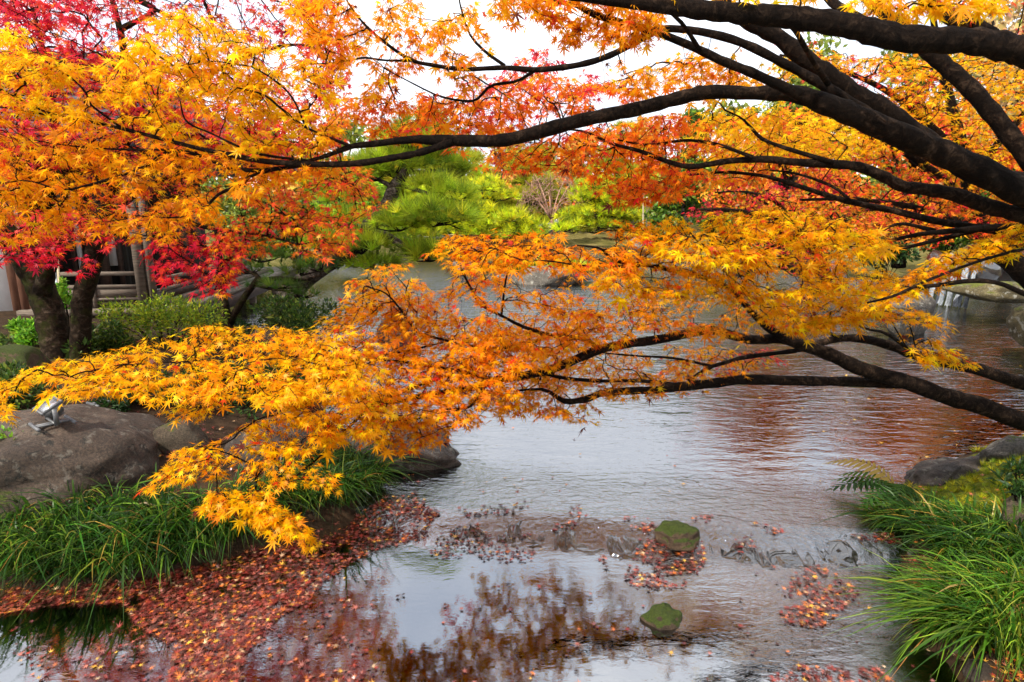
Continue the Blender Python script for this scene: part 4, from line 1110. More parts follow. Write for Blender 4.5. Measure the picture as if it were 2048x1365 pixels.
low.px_limb('branch', [(1640, 520, 8), (1640, 560, 6), (1620, 600, 3)], 10.6, 9.2)
low.finish(LEAF_TINY, LEAF_TINY, 120, 0.0028, 0.014)

# ------------------------------------------------------------------ evergreen planting
def needle_tuft(n, seed, width=0.035, cone=1.25):
    g = np.random.default_rng(seed)
    V, Ft = [], []
    for k in range(n):
        a = g.uniform(0, 2 * math.pi); t = g.uniform(0.1, cone) ** 0.9
        d = np.array([math.sin(t) * math.cos(a), math.sin(t) * math.sin(a), math.cos(t)])
        s = np.cross(d, g.normal(0, 1, 3)); s /= np.linalg.norm(s)
        l = g.uniform(0.75, 1.05)
        o = np.array([0, 0, 0.0]) + d * 0.05
        m = o + d * l * 0.5
        i = len(V)
        V += [o - s * width * 0.35, o + s * width * 0.35, o + d * l + np.array([0, 0, 0.05])]
        V += []
        Ft.append([i, i + 1, i + 2])
    return np.array(V), [np.array(Ft)]
TUFT_NEAR = [needle_tuft(32, s, 0.05, 1.35) for s in (1, 2, 3)]
TUFT_FAR = [needle_tuft(14, s, 0.13, 1.3) for s in (4, 5)]
P_PINE = pal((3, (128, 150, 22)), (3, (160, 178, 28)), (2, (92, 116, 22)), (1.3, (200, 208, 40)))
P_PINEY = pal((3, (200, 204, 24)), (3, (168, 180, 26)), (2, (224, 220, 28)), (2, (118, 134, 26)))
P_PINEM = pal((3, (170, 168, 30)), (3, (146, 152, 30)), (2, (196, 180, 30)), (1, (116, 128, 30)))
P_PINED = pal((3, (58, 88, 24)), (3, (78, 106, 26)), (1, (100, 124, 30)))

def pad_tufts(center, rx, ry, rz, n, g):
    """points over a cushion shaped pad, denser on its upper shell"""
    a = g.uniform(0, 2 * math.pi, n); r = np.sqrt(g.uniform(0, 1, n))
    h = np.sqrt(np.maximum(0, 1 - r * r))
    z = np.where(g.uniform(0, 1, n) < 0.8, h * g.uniform(0.45, 1.0, n), -h * g.uniform(0, 0.25, n))
    wob = 1 + 0.18 * np.sin(3 * a + center[0] * 7) + 0.1 * np.sin(5 * a + center[1] * 3)
    loc = np.stack([np.cos(a) * r * rx * wob, np.sin(a) * r * ry * wob, z * rz], 1)
    up = np.stack([np.cos(a) * r * 0.9, np.sin(a) * r * 0.9, 0.55 + h], 1)
    return loc + center, up

def pine(name, label, base, trunk, limbs, pads, tuft, tsize, density, palette, seed, bark=PINEBARK, group=None):
    o = thing(name, label, 'pine tree', base, group)
    g = np.random.default_rng(seed)
    V, Fc = tube(*trunk, 12, 0.08, seed)
    part('trunk', V, Fc, bark, o, None, True)
    for P, r in limbs:
        V, Fc = tube(P, r, 8, 0.08, seed)
        part('limb', V, Fc, bark, o, None, True)
    allP, allU, tw = [], [], []
    for c, rx, ry, rz in pads:
        n = max(8, int(density * rx * ry))
        p, u = pad_tufts(np.asarray(c, float), rx, ry, rz, n, g)
        allP.append(p); allU.append(u)
        for q in range(min(6, n)):
            e = p[q] - np.array([0, 0, rz * 0.1]); a = np.asarray(c) - np.array([0, 0, rz * 0.35])
            mid = (a + e) / 2 - np.array([0, 0, rz * 0.12])
            tw.append(tube(catmull([a, mid, e], 5), np.linspace(0.014, 0.004, 5) * max(1, tsize * 4), 4, cap=False))
    P = np.vstack(allP); U = np.vstack(allU)
    U = U + g.normal(0, 0.28, U.shape)
    M = frames(np.cross(U, g.normal(0, 1, U.shape)), U)
    sc = tsize * g.lognormal(0, 0.18, len(P)); cc = pick(palette, len(P), g, 0.2)
    Vs, Cs = [], []
    for q in range(len(tuft)):
        V, Fq, C = scatter(tuft[q][0], tuft[q][1], P[q::len(tuft)], M[q::len(tuft)], sc[q::len(tuft)], cc[q::len(tuft)])
        Vs.append((V, Fq)); Cs.append(C)
    V, Fc = join(Vs)
    part('crown', V, Fc, NEEDLE, o, np.concatenate(Cs), False, stuff=True)
    if tw:
        V, Fc = join(tw)
        part('twig', V, Fc, TWIG, o, None, True, stuff=True)
    return o

def pxpad(px, py, hw, hh, Y, dr=0.8):
    c = at(px, py, Y)
    k = Y / F * 1.02
    return (c - np.array([0, 0, hh * k * 0.4]), hw * k, hw * k * dr, hh * k * 1.25)

PY = 8.4
tr = limb_pts([(545, 640, 52), (575, 596, 44), (610, 560, 38), (650, 530, 36), (700, 500, 34), (728, 470, 34), (748, 440, 30), (773, 413, 28), (786, 382, 27), (799, 360, 24), (812, 340, 20), (830, 318, 15), (840, 290, 10), (835, 255, 6)], PY, PY)
lm = [limb_pts(r, PY, y1) for r, y1 in [
    ([(728, 468, 20), (755, 465, 17), (779, 474, 15), (803, 490, 14), (828, 507, 12), (856, 516, 9), (880, 514, 5)], PY - 0.3),
    ([(796, 366, 12), (828, 379, 9), (856, 387, 8), (874, 393, 7), (911, 401, 5), (934, 401, 3)], PY - 0.4),
    ([(812, 344, 12), (847, 345, 8), (874, 342, 7), (911, 339, 4)], PY + 0.3),
    ([(786, 376, 12), (764, 363, 9), (737, 353, 7), (715, 350, 4)], PY - 0.2),
    ([(800, 358, 9), (779, 350, 7), (760, 338, 5)], PY + 0.2),
    ([(770, 418, 10), (800, 436, 8), (850, 440, 6), (900, 436, 4)], PY - 0.6),
    ([(715, 490, 12), (690, 500, 8), (660, 490, 5)], PY - 0.4),
    ([(752, 468, 7), (755, 500, 6), (752, 525, 4), (740, 535, 3)], PY - 0.1)]]
pads = [pxpad(790, 326, 62, 22, PY), pxpad(878, 326, 48, 18, PY + 0.3), pxpad(745, 345, 40, 18, PY - 0.1), pxpad(862, 372, 46, 18, PY - 0.2), pxpad(908, 390, 40, 15, PY - 0.4),
        pxpad(872, 430, 84, 24, PY - 0.5), pxpad(800, 446, 52, 18, PY - 0.3), pxpad(725, 486, 42, 24, PY - 0.3), pxpad(690, 440, 40, 18, PY), pxpad(835, 500, 44, 12, PY), pxpad(745, 528, 46, 12, PY), pxpad(650, 486, 40, 18, PY - 0.2),
        pxpad(850, 512, 40, 12, PY - 0.2), pxpad(820, 280, 70, 20, PY), pxpad(850, 245, 44, 18, PY), pxpad(700, 395, 46, 16, PY + 0.6), pxpad(720, 335, 50, 18, PY + 0.6), pxpad(920, 345, 30, 12, PY + 0.3)]
pine('black_pine', 'leaning dark pine with rugged trunk and spread needle pads over the pond', at(545, 640, PY), tr, lm, pads, TUFT_NEAR, 0.20, 620, P_PINE, 5)

# slender forked young pine beside the deck
FY = 7.6
tr = limb_pts([(458, 672, 26), (455, 645, 20), (449, 610, 17), (444, 575, 14), (438, 540, 11), (434, 500, 8)], FY, FY)
lm = [limb_pts([(458, 652, 14), (474, 618, 13), (492, 590, 13), (510, 566, 12), (516, 552, 11), (500, 545, 7), (488, 538, 5)], FY, FY),
      limb_pts([(512, 562, 10), (535, 559, 10), (565, 557, 9), (600, 561, 7), (640, 552, 4)], FY, FY - 0.2),
      limb_pts([(508, 570, 6), (550, 580, 5), (590, 582, 3)], FY, FY - 0.2)]
pads = [pxpad(520, 512, 52, 14, FY), pxpad(500, 538, 34, 10, FY), pxpad(600, 540, 46, 12, FY), pxpad(560, 570, 50, 8, FY - 0.2), pxpad(600, 590, 30, 8, FY - 0.2), pxpad(640, 530, 40, 14, FY)]
pine('forked_pine', 'slender forked young pine with a pale banded branch beside the deck', at(458, 672, FY), tr, lm, pads, TUFT_NEAR, 0.14, 300, P_PINED, 9, bark=BARK_MOSS)

# cloud pruned pines across the pond
def far_pine(label, px, base_py, top_py, w, Y, seed, palette, tiers=6, lean=0.0, dens=26, ts=0.3, name='clipped_pine', group='clipped pines across the pond'):
    g = np.random.default_rng(seed)
    b = at(px, base_py, Y); t = at(px + lean * w, top_py, Y)
    k = Y / F
    ht = t[2] - b[2]
    s = np.linspace(0, 1, 9)[:, None]
    P = b * (1 - s) + t * s + np.sin(s * 5 + seed) * np.array([0.04, 0.02, 0]) * ht
    rad = np.linspace(0.06, 0.015, 9) * ht * 0.55
    limbs, pads = [], []
    for q in range(tiers):
        f = (q + 0.7) / tiers
        m = 1 if q == tiers - 1 else (3 if q > tiers * 0.6 else 5)
        ww = w * k * (1 - 0.62 * f)
        for e in range(m):
            a = g.uniform(0, 6.28) + e * 6.28 / m
            rr = 0 if m == 1 else ww * g.uniform(0.22, 0.36)
            c = b * (1 - f) + t * f + np.array([math.cos(a) * rr, math.sin(a) * rr * 0.8, g.uniform(-0.03, 0.05) * ht])
            pr = ww * g.uniform(0.17, 0.26) + 0.12
            pads.append((c, pr, pr * 0.9, pr * 0.36))
            j = b * (1 - f * 0.85) + t * f * 0.85
            limbs.append((catmull([j, (j + c) / 2 + np.array([0, 0, -0.05]), c], 5), np.linspace(0.02, 0.008, 5) * ht * 0.5))
    return pine(name, label, b, (P, rad), limbs, pads, TUFT_FAR, ts, dens * 3.2, palette, seed, PALEBARK if False else PINEBARK, group)
far_pine('broad cloud pruned yellow green pine behind the pond islet', 968, 484, 362, 215, 25, 201, P_PINEY, 7)
far_pine('yellow green clipped pine right of the bare pinkish tree', 1192, 462, 345, 150, 28, 203, P_PINEY, 7)
far_pine('low yellow green pine spreading right beside the clipped pine', 1035, 488, 420, 120, 23, 205, P_PINEY, 4)
far_pine('pale green clipped pine half hidden by the leaning pine', 842, 480, 380, 150, 27, 207, P_PINEY, 6)
far_pine('bright low pine mound on the far lawn', 1145, 468, 446, 80, 26, 209, P_PINEY, 2)
far_pine('small clipped pine before the bamboo poles', 1262, 455, 395, 90, 29, 211, P_PINEY, 4)
far_pine('dark pine shrub at the end of the slab bridge', 760, 500, 430, 110, 24, 213, P_PINE, 4)
far_pine('tall dusky pine behind the broad clipped pine', 925, 480, 285, 210, 36, 215, P_PINEM, 8, 0, 20, 0.45, 'tall_pine', 'tall pines behind the garden')
far_pine('tall olive pine with bare lower stem left of the pinkish tree', 1062, 476, 270, 170, 38, 217, P_PINEM, 7, 0, 20, 0.45, 'tall_pine', 'tall pines behind the garden')
far_pine('tall olive pine beyond the bamboo poles', 1245, 476, 250, 190, 42, 219, P_PINEM, 8, 0, 18, 0.5, 'tall_pine', 'tall pines behind the garden')
far_pine('tall pale pine behind the leaning dark pine', 810, 476, 250, 220, 40, 221, P_PINEM, 8, 0, 18, 0.5, 'tall_pine', 'tall pines behind the garden')

# broadleaf far trees: trunk, limbs and a crown of leaf sized faces
def quad_leaf():
    V = np.array([[0, -0.5, 0], [0.3, 0, 0.06], [0, 0.6, -0.03], [-0.3, 0, 0.06]])
    return V, [np.array([[0, 1, 2], [0, 2, 3]])]
QL = [quad_leaf()]
P_DARKG = pal((3, (50, 78, 18)), (3, (72, 102, 22)), (1.5, (106, 134, 28)), (0.5, (146, 164, 40)))
P_FARG = pal((3, (104, 120, 40)), (3, (128, 142, 44)), (2, (86, 104, 36)), (1, (160, 160, 56)))
P_FARO = pal((3, (206, 150, 52)), (2, (222, 122, 46)), (2, (186, 160, 60)), (1, (206, 74, 46)))
P_TAN = pal((3, (206, 176, 120)), (2, (186, 150, 100)), (1, (170, 160, 90)))
P_LIME = pal((3, (150, 186, 40)), (3, (118, 158, 32)), (1, (180, 204, 50)))

def blob_tree(name, label, px, base_py, top_py, w, Y, seed, palette, leaf=0.2, n=2600, group=None, crown_from=0.3, clumps=16, cat='tree', bark=PINEBARK):
    g = np.random.default_rng(seed)
    b = at(px, base_py, Y); k = Y / F
    t = at(px, top_py, Y)
    ht = t[2] - b[2]; W2 = w * k / 2
    o = thing(name, label, cat, b, group)
    s = np.linspace(0, 1, 8)[:, None]
    P = b + s * np.array([0, 0, ht * 0.85]) + np.sin(s * 4 + seed) * np.array([0.03, 0.02, 0]) * ht
    V, Fc = tube(P, np.linspace(0.035, 0.008, 8) * ht, 8, 0.06, seed)
    part('trunk', V, Fc, bark, o, None, True)
    cl, lt = [], []
    for q in range(clumps):
        f = crown_from + (1 - crown_from) * g.uniform(0.05, 0.92)
        env = math.sin(math.pi * min(1, (f - crown_from) / (1 - crown_from) * 0.85 + 0.15)) ** 0.7
        a = g.uniform(0, 6.28); rr = W2 * env * g.uniform(0.25, 0.75)
        c = b + np.array([math.cos(a) * rr, math.sin(a) * rr, f * ht])
        cl.append((c, W2 * g.uniform(0.26, 0.44)))
        j = P[min(7, int(f * 0.7 * 8))]
        lt.append(tube(catmull([j, (j + c) / 2, c], 5), np.linspace(0.012, 0.004, 5) * ht, 5))
    for V, Fc in lt:
        part('limb', V, Fc, bark, o, None, True)
    per = n // clumps
    pos, nn = [], []
    for c, r in cl:
        d = g.normal(0, 1, (per, 3)); d /= np.linalg.norm(d, axis=1)[:, None]
        rr = r * g.uniform(0.35, 1.05, per) ** 0.6
        pos.append(c + d * rr[:, None] * np.array([1, 1, 0.72])); nn.append(d * 0.6 + np.array([0, 0, 0.5]) + g.normal(0, 0.5, (per, 3)))
    pos = np.vstack(pos); nn = np.vstack(nn)
    M = frames(g.normal(0, 1, pos.shape), nn)
    V, Fs, C = scatter(QL[0][0], QL[0][1], pos, M, leaf * g.lognormal(0, 0.25, len(pos)), pick(palette, len(pos), g, 0.22))
    part('crown', V, Fs, GREEN, o, C, False, stuff=True)
    return o
blob_tree('dark_evergreen', 'dark green feathery evergreen behind the scarlet maple tips', 1360, 470, 325, 190, 19, 301, P_DARKG, 0.14, 4200, None, 0.1)
blob_tree('dark_evergreen', 'dark evergreen in the shade left of the low maple', 1455, 480, 330, 170, 21, 303, P_DARKG, 0.15, 3600, None, 0.1)
blob_tree('green_tree', 'bright green tree glimpsed through the orange canopy', 1372, 470, 205, 120, 30, 305, P_DARKG, 0.24, 2600, None, 0.3)
blob_tree('green_tree', 'tall green tree against the sky between the dark limbs', 1570, 480, 92, 240, 34, 307, P_FARG, 0.3, 5200, None, 0.3, 22)
blob_tree('green_tree', 'tall pale tan tree behind the highest limb', 1990, 480, -60, 420, 30, 309, P_TAN, 0.3, 6000, None, 0.2, 26)
blob_tree('green_tree', 'tall olive tree behind the golden maple', 1800, 480, 40, 300, 36, 311, P_FARG, 0.32, 5000, None, 0.2, 22)
blob_tree('green_tree', 'dense green tree behind the waterfall', 1900, 500, 300, 260, 18, 313, P_DARKG, 0.16, 4200, None, 0.05, 18)
blob_tree('green_tree', 'shadowed green tree behind the pool rocks', 2080, 510, 280, 260, 17, 315, P_DARKG, 0.16, 4200, None, 0.05, 18)
blob_tree('green_tree', 'dark green tree behind the low maple', 1650, 500, 330, 220, 17, 317, P_DARKG, 0.16, 3600, None, 0.05, 18)
P_SCAR = pal((2, (216, 70, 34)), (3, (230, 118, 24)), (1.2, (190, 34, 44)), (2.5, (240, 160, 24)), (1.2, (150, 100, 30)))
blob_tree('scarlet_maple', 'scarlet and orange maple across the pool behind the low maple', 1560, 540, 225, 300, 13.5, 341, P_SCAR, 0.085, 9000, None, 0.12, 26, bark=BARK)
blob_tree('scarlet_maple', 'orange and scarlet maple above the waterfall rocks', 1800, 535, 150, 340, 14.5, 343, P_SCAR, 0.09, 10000, None, 0.12, 28, bark=BARK)
blob_tree('scarlet_maple', 'deep red maple at the far end of the waterfall pool', 2060, 535, 190, 300, 13.5, 345, P_SCAR, 0.09, 8000, None, 0.12, 24, bark=BARK)
blob_tree('dark_evergreen', 'dark green tree behind the end of the deck', 600, 545, 395, 150, 17.5, 351, P_DARKG, 0.12, 4200, None, 0.04, 20)
blob_tree('dark_evergreen', 'dark green tree between deck and leaning pine', 690, 530, 400, 130, 19, 353, P_DARKG, 0.12, 4000, None, 0.04, 20)
blob_tree('dark_evergreen', 'olive green tree behind the tea house deck', 500, 545, 360, 170, 19.5, 355, P_FARG, 0.13, 4200, None, 0.04, 20)
blob_tree('lime_tree', 'lime green tree seen below the red crown', 640, 500, 320, 150, 22, 319, P_LIME, 0.18, 3200, None, 0.15, 16)
blob_tree('lime_tree', 'lime green tree behind the leaning pine', 735, 490, 330, 130, 25, 321, P_LIME, 0.2, 2800, None, 0.15, 14)
blob_tree('far_tree', 'autumn coloured tree on the rise behind the clipped pines', 1000, 470, 250, 180, 52, 323, P_FARO, 0.4, 2600, None, 0.2)
blob_tree('far_tree', 'orange far tree on the rise right of the olive pine', 1150, 470, 265, 160, 50, 325, P_FARO, 0.4, 2400, None, 0.2)
blob_tree('far_tree', 'olive far tree on the rise above the bare pinkish tree', 1105, 470, 285, 150, 56, 327, P_FARG, 0.42, 2400, None, 0.2)
blob_tree('far_tree', 'green far tree on the rise behind the leaning pine', 880, 470, 225, 190, 54, 329, P_FARG, 0.42, 2600, None, 0.2)
blob_tree('far_tree', 'golden far tree on the rise beyond the bamboo poles', 1310, 470, 240, 190, 52, 331, P_FARO, 0.42, 2600, None, 0.2)
blob_tree('far_tree', 'green far tree on the rise beyond the dark evergreens', 1440, 470, 210, 210, 50, 333, P_FARG, 0.42, 2600, None, 0.2)
blob_tree('far_tree', 'olive far tree on the rise behind the red crown', 700, 470, 230, 230, 48, 335, P_FARG, 0.42, 2600, None, 0.2)
blob_tree('far_tree', 'green far tree on the rise beyond the tea house', 500, 470, 230, 260, 46, 337, P_FARG, 0.42, 2600, None, 0.2)
blob_tree('far_tree', 'amber far tree on the rise behind the tea house roof', 330, 470, 240, 260, 46, 339, P_FARO, 0.42, 2600, None, 0.2)
# continuous wood on the far rise
g = np.random.default_rng(77)
n = 30000
a = g.uniform(-1.25, 1.25, n)
rad = g.uniform(62, 95, n)
x = np.sin(a) * rad; y = np.cos(a) * rad
hmax = 5.5 + 3.0 * np.array([noise.noise(Vector((t * 5, 0.5, 3.3))) for t in a]) + 2.0 * np.array([noise.noise(Vector((t * 17, 1.5, 3.3))) for t in a])
z = 1.0 + 2.0 * (rad - 62) / 33 + g.uniform(0, 1, n) * hmax
pos = np.stack([x, y, z], 1)
M = frames(g.normal(0, 1, (n, 3)), g.normal(0, 0.5, (n, 3)) + np.array([0, -0.3, 0.7]))
zone = np.array([noise.noise(Vector((t * 7, 8.5, q * 0.05))) for t, q in zip(a, rad)])
cA, cB = pick(P_FARG, n, g, 0.25), pick(P_FARO, n, g, 0.25)
cc = np.where((zone > 0.12)[:, None], cB, cA)
V, Fs, C = scatter(QL[0][0], QL[0][1], pos, M, 1.1 * g.lognormal(0, 0.3, n), cc)
wd = part('far_wood', V, Fs, GREEN, None, C, False)
tag(wd, 'mixed green and amber wood on the far rise', 'wood', kind='stuff')

# bare pinkish tree: fan of fine twigs
def bare_tree(label, px, base_py, top_py, w, Y, seed, mat, n=260):
    g = np.random.default_rng(seed)
    b = at(px, base_py, Y); t = at(px, top_py, Y); ht = t[2] - b[2]; W2 = w * Y / F / 2
    o = thing('bare_tree', label, 'tree', b)
    V, Fc = tube(catmull([b, b + np.array([0.05, 0, ht * 0.2]), b + np.array([-0.05, 0, ht * 0.4])], 7), np.linspace(0.05, 0.03, 7) * ht * 0.6, 8, 0.05)
    part('trunk', V, Fc, mat, o, None, True)
    sk = []
    for q in range(9):
        a = q / 9 * 6.28 + g.uniform(-0.3, 0.3)
        e = b + np.array([math.cos(a) * W2 * 0.75, math.sin(a) * W2 * 0.75, ht * g.uniform(0.45, 0.9)])
        P = catmull([b + np.array([0, 0, ht * 0.22]), (b + e) / 2 + np.array([0, 0, ht * 0.18]), e], 8)
        V, Fc = tube(P, np.linspace(0.02, 0.006, 8) * ht * 0.6, 6, 0.05)
        part('limb', V, Fc, mat, o, None, True); sk.append(P)
    d = g.normal(0, 1, (n, 3)); d /= np.linalg.norm(d, axis=1)[:, None]
    d[:, 2] = np.abs(d[:, 2]) * 1.0 - 0.15
    tips = b + np.array([0, 0, ht * 0.38]) + d * np.array([W2, W2, ht * 0.62]) * g.uniform(0.55, 1.0, (n, 1)) ** 0.5
    tb, _, _ = grow_twigs(np.vstack(sk), tips, g, 0.0032, 0.02)
    V, Fc = join(tb)
    part('twig', V, Fc, mat, o, None, True, stuff=True)
PINK = mat_bark('pinkish_twig_bark', (0.30, 0.16, 0.11), (0.5, 0.29, 0.2), (0.66, 0.42, 0.31), 4)
bare_tree('bare pinkish twiggy tree among the clipped pines', 1102, 472, 322, 150, 31, 411, PINK, 1700)
bare_tree('bare pale shrub beside the bamboo poles', 1265, 470, 385, 100, 33, 413, PALEBARK, 400)
bare_tree('bare grey tree behind the upper right tip of the leaning pine', 905, 470, 330, 80, 38, 415, PALEBARK, 360)
for k, x in enumerate((1286, 1293, 1299)):
    p0 = at(x, 470, 24 + 0.2 * k); p1 = at(x + 1, 388 + 6 * k, 24 + 0.2 * k)
    V, Fc = tube(catmull([p0, (p0 + p1) / 2, p1], 8), np.full(8, 0.035) * (1 + 0.12 * (np.arange(8) % 2)), 8)
    bp = part('bamboo_pole', V - p0, Fc, BAMBOO, None, None, True); bp.location = p0
    tag(bp, 'dry bamboo prop pole standing before the dark evergreens', 'pole', 'bamboo prop poles on the far shore')
# pale slab bridge
c = at(858, 474, 30)
V, Fc = box((0, 0, 0), (2.7, 0.7, 0.14))
sb = part('slab_bridge', V, Fc, CONCRETE)
sb.location = c; sb.rotation_euler = (0, -0.04, 0.55)
tag(sb, 'pale flat stone slab bridge across the far inlet', 'bridge')

# ------------------------------------------------------------------ tea house with railed deck
HC = at(290, 617, 9.0)
e1 = np.array([-0.127, 1.0, 0.0]); e1 /= np.linalg.norm(e1)
e2 = np.array([e1[1], -e1[0], 0.0])
HM = np.stack([e2, e1, np.array([0, 0, 1.0])], 1)
DZ = float(HC[2])
def hp(r, b, z):
    return np.array([HC[0], HC[1], 0.0]) + e2 * r + e1 * b + np.array([0, 0, z])
house = thing('tea_house', 'dark timber tea house with white plaster wall and railed deck over the pond', 'house', hp(-2, 2, 0.2))
def hb(name, r0, r1, b0, b1, z0, z1, mat, parent=None):
    V, Fc = box(hp((r0 + r1) / 2, (b0 + b1) / 2, (z0 + z1) / 2), (r1 - r0, b1 - b0, z1 - z0), HM)
    return part(name, V, Fc, mat, parent or house)
wall = hb('plaster_wall', -7.0, -2.06, 0.35, 0.5, 0.1, 3.2, PLASTER)
hb('wall_beam', -7.0, -2.06, 0.29, 0.348, 0.40, 0.52, WOOD_DARK, wall)
hb('wall_beam', -7.0, -2.06, 0.29, 0.348, 1.95, 2.07, WOOD_DARK, wall)
hb('wall_base', -7.0, -1.9, 0.1, 0.34, -0.3, 0.26, CONCRETE, wall)
for k in range(3):
    hb('board', -2.05 + k * 0.12, -1.94 + k * 0.12, 0.30, 0.42, 0.15, 3.2, WOOD_RED)
for k in range(6):
    hb('deck_plank', -4.6 if k < 0 else -1.7, 0.3, 0.02 + k * 0.2, 0.205 + k * 0.2, DZ - 0.05, DZ, WOOD_DECK)
for k in range(6):
    hb('deck_plank', -0.86 + k * 0.205, -0.665 + k * 0.205, 1.24, 7.6, DZ - 0.045, DZ + 0.004, WOOD_DECK)
hb('deck_edge_plank', 0.46, 0.62, 0.0, 7.7, DZ - 0.06, DZ + 0.03, WOOD_DECK)
hb('beam', -1.75, 0.62, -0.10, 0.015, DZ - 0.09, DZ + 0.01, WOOD_GREY)
hb('beam', -1.75, 0.60, -0.05, 0.05, DZ - 0.36, DZ - 0.095, WOOD_DARK)
hb('beam', 0.50, 0.60, 0.06, 7.6, DZ - 0.30, DZ - 0.065, WOOD_DARK)
for b in (0.4, 2.1, 3.9, 5.7, 7.3):
    hb('support_post', 0.36, 0.48, b, b + 0.12, -0.45, DZ - 0.064, WOOD_GREY)
    hb('support_post', -0.9, -0.78, b, b + 0.12, -0.45, DZ - 0.064, WOOD_GREY)
post = hb('corner_post', -0.10, 0.03, 0.03, 0.16, DZ, 3.3, WOOD_GREY)
hb('corner_post', 0.07, 0.15, 0.05, 0.13, DZ, 3.2, WOOD_GREY)
hb('newel_post', -1.36, -1.22, 0.02, 0.16, DZ - 0.02, DZ + 0.62, WOOD_DARK)
hb('house_post', -1.16, -1.05, 1.15, 1.26, DZ, 3.3, WOOD_DARK)
hb('top_rail', -1.21, -0.105, 0.05, 0.12, DZ + 0.50, DZ + 0.56, WOOD_GREY)
hb('middle_rail', -1.21, -0.105, 0.055, 0.115, DZ + 0.31, DZ + 0.36, WOOD_GREY)
hb('rail_board', -1.21, -0.105, 0.07, 0.10, DZ + 0.165, DZ + 0.305, WOOD_GREY)
hb('middle_rail', -1.21, -0.105, 0.05, 0.12, DZ + 0.12, DZ + 0.16, WOOD_GREY)
hb('rail_board', -1.21, -0.105, 0.07, 0.095, DZ + 0.015, DZ + 0.115, WOOD_DARK)
for r in (-0.9, -0.74):
    hb('baluster', r, r + 0.045, 0.025, 0.068, DZ, DZ + 0.50, WOOD_GREY)
# railing along the side of the deck
hb('top_rail', 0.18, 0.25, 0.17, 4.6, DZ + 0.40, DZ + 0.455, WOOD_GREY)
hb('middle_rail', 0.19, 0.24, 0.17, 4.6, DZ + 0.24, DZ + 0.285, WOOD_GREY)
hb('kerb_beam', 0.16, 0.27, 0.17, 6.2, DZ + 0.01, DZ + 0.11, WOOD_GREY)
hb('rail_board', 0.205, 0.225, 0.17, 4.6, DZ + 0.115, DZ + 0.235, WOOD_DARK)
for b in (0.75, 0.9, 1.7, 1.85, 2.7, 2.85, 3.7, 3.85, 4.5):
    hb('baluster', 0.145, 0.185, b, b + 0.06, DZ + 0.115, DZ + 0.40, WOOD_GREY)
# rooms behind the deck
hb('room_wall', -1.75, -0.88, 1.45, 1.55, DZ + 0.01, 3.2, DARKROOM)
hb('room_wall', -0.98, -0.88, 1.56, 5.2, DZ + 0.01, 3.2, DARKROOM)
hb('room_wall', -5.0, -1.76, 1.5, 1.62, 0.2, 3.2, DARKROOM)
for k, r in enumerate((-1.7, -1.3, -0.98)):
    hb('door_frame', r, r + 0.06, 1.37, 1.44, DZ + 0.005, 2.6, WOOD_DARK)
sh = hb('shoji_panel', -1.23, -1.0, 1.40, 1.435, DZ + 0.55, 2.5, PAPER)
sh = hb('shoji_panel', -1.62, -1.55, 1.40, 1.435, DZ + 0.1, 2.5, PAPER)
for k in range(4):
    hb('shoji_panel', -0.875, -0.85, 1.9 + k * 0.8, 2.45 + k * 0.8, DZ + 0.7, 2.4, WOOD_DARK)
hb('lintel', -1.75, -0.8, 1.30, 1.365, 2.45, 2.62, WOOD_DARK)
# roof with tile courses
roofV = np.array([hp(-7.6, -0.15, 3.1), hp(1.3, -0.15, 3.1), hp(1.3, 6.5, 3.1), hp(-7.6, 6.5, 3.1), hp(-5.2, 2.8, 4.9), hp(-1.2, 2.8, 4.9)])
roofV2 = roofV - np.array([0, 0, 0.14])
RV = np.vstack([roofV, roofV2])
rf = part('roof', RV, [np.array([[0, 1, 5, 4], [2, 3, 4, 5], [6, 10, 11, 7], [8, 11, 10, 9], [0, 6, 7, 1], [1, 7, 8, 2], [2, 8, 9, 3], [3, 9, 6, 0]]), np.array([[1, 2, 5], [3, 0, 4], [7, 11, 8], [9, 10, 6]])], TILE, house)
for k in range(14):
    t = k / 14
    a = roofV[0] * (1 - t) + roofV[4] * t; b = roofV[1] * (1 - t) + roofV[5] * t
    V, Fc = tube(np.array([a, b]) + np.array([0, 0, 0.02]), np.array([0.035, 0.035]), 6)
    part('tile_course', V, Fc, TILE, rf)
# prop poles leaning by the maple trunk
for (x0, y0, x1, y1, m, lab) in [(131, 632, 100, 490, POLE, 'thin pale blue pole leaning behind the double trunk'), (126, 632, 112, 480, BAMBOO, 'thin yellow bamboo pole leaning behind the double trunk')]:
    p0 = at(x0, y0 + 40, 7.6); p1 = at(x1, y1, 8.2)
    V, Fc = tube(np.array([p0, (p0 + p1) / 2, p1]), np.full(3, 0.016), 8)
    po = part('leaning_pole', V - p0, Fc, m, None, None, True); po.location = p0
    tag(po, lab, 'pole')

# ------------------------------------------------------------------ floodlights
from mathutils.bvhtree import BVHTree
def hit(objs, px, py):
    d = ray(px, py); best = None
    for o in objs:
        bm_v = [o.matrix_basis @ v.co for v in o.data.vertices]
        t = BVHTree.FromPolygons(bm_v, [tuple(p.vertices) for p in o.data.polygons])
        h = t.ray_cast(Vector((0, 0, CAMZ)), Vector(d))
        if h[0] is not None and (best is None or h[3] < best[1]):
            best = (h[0], h[3])
    return np.array(best[0]) if best else None

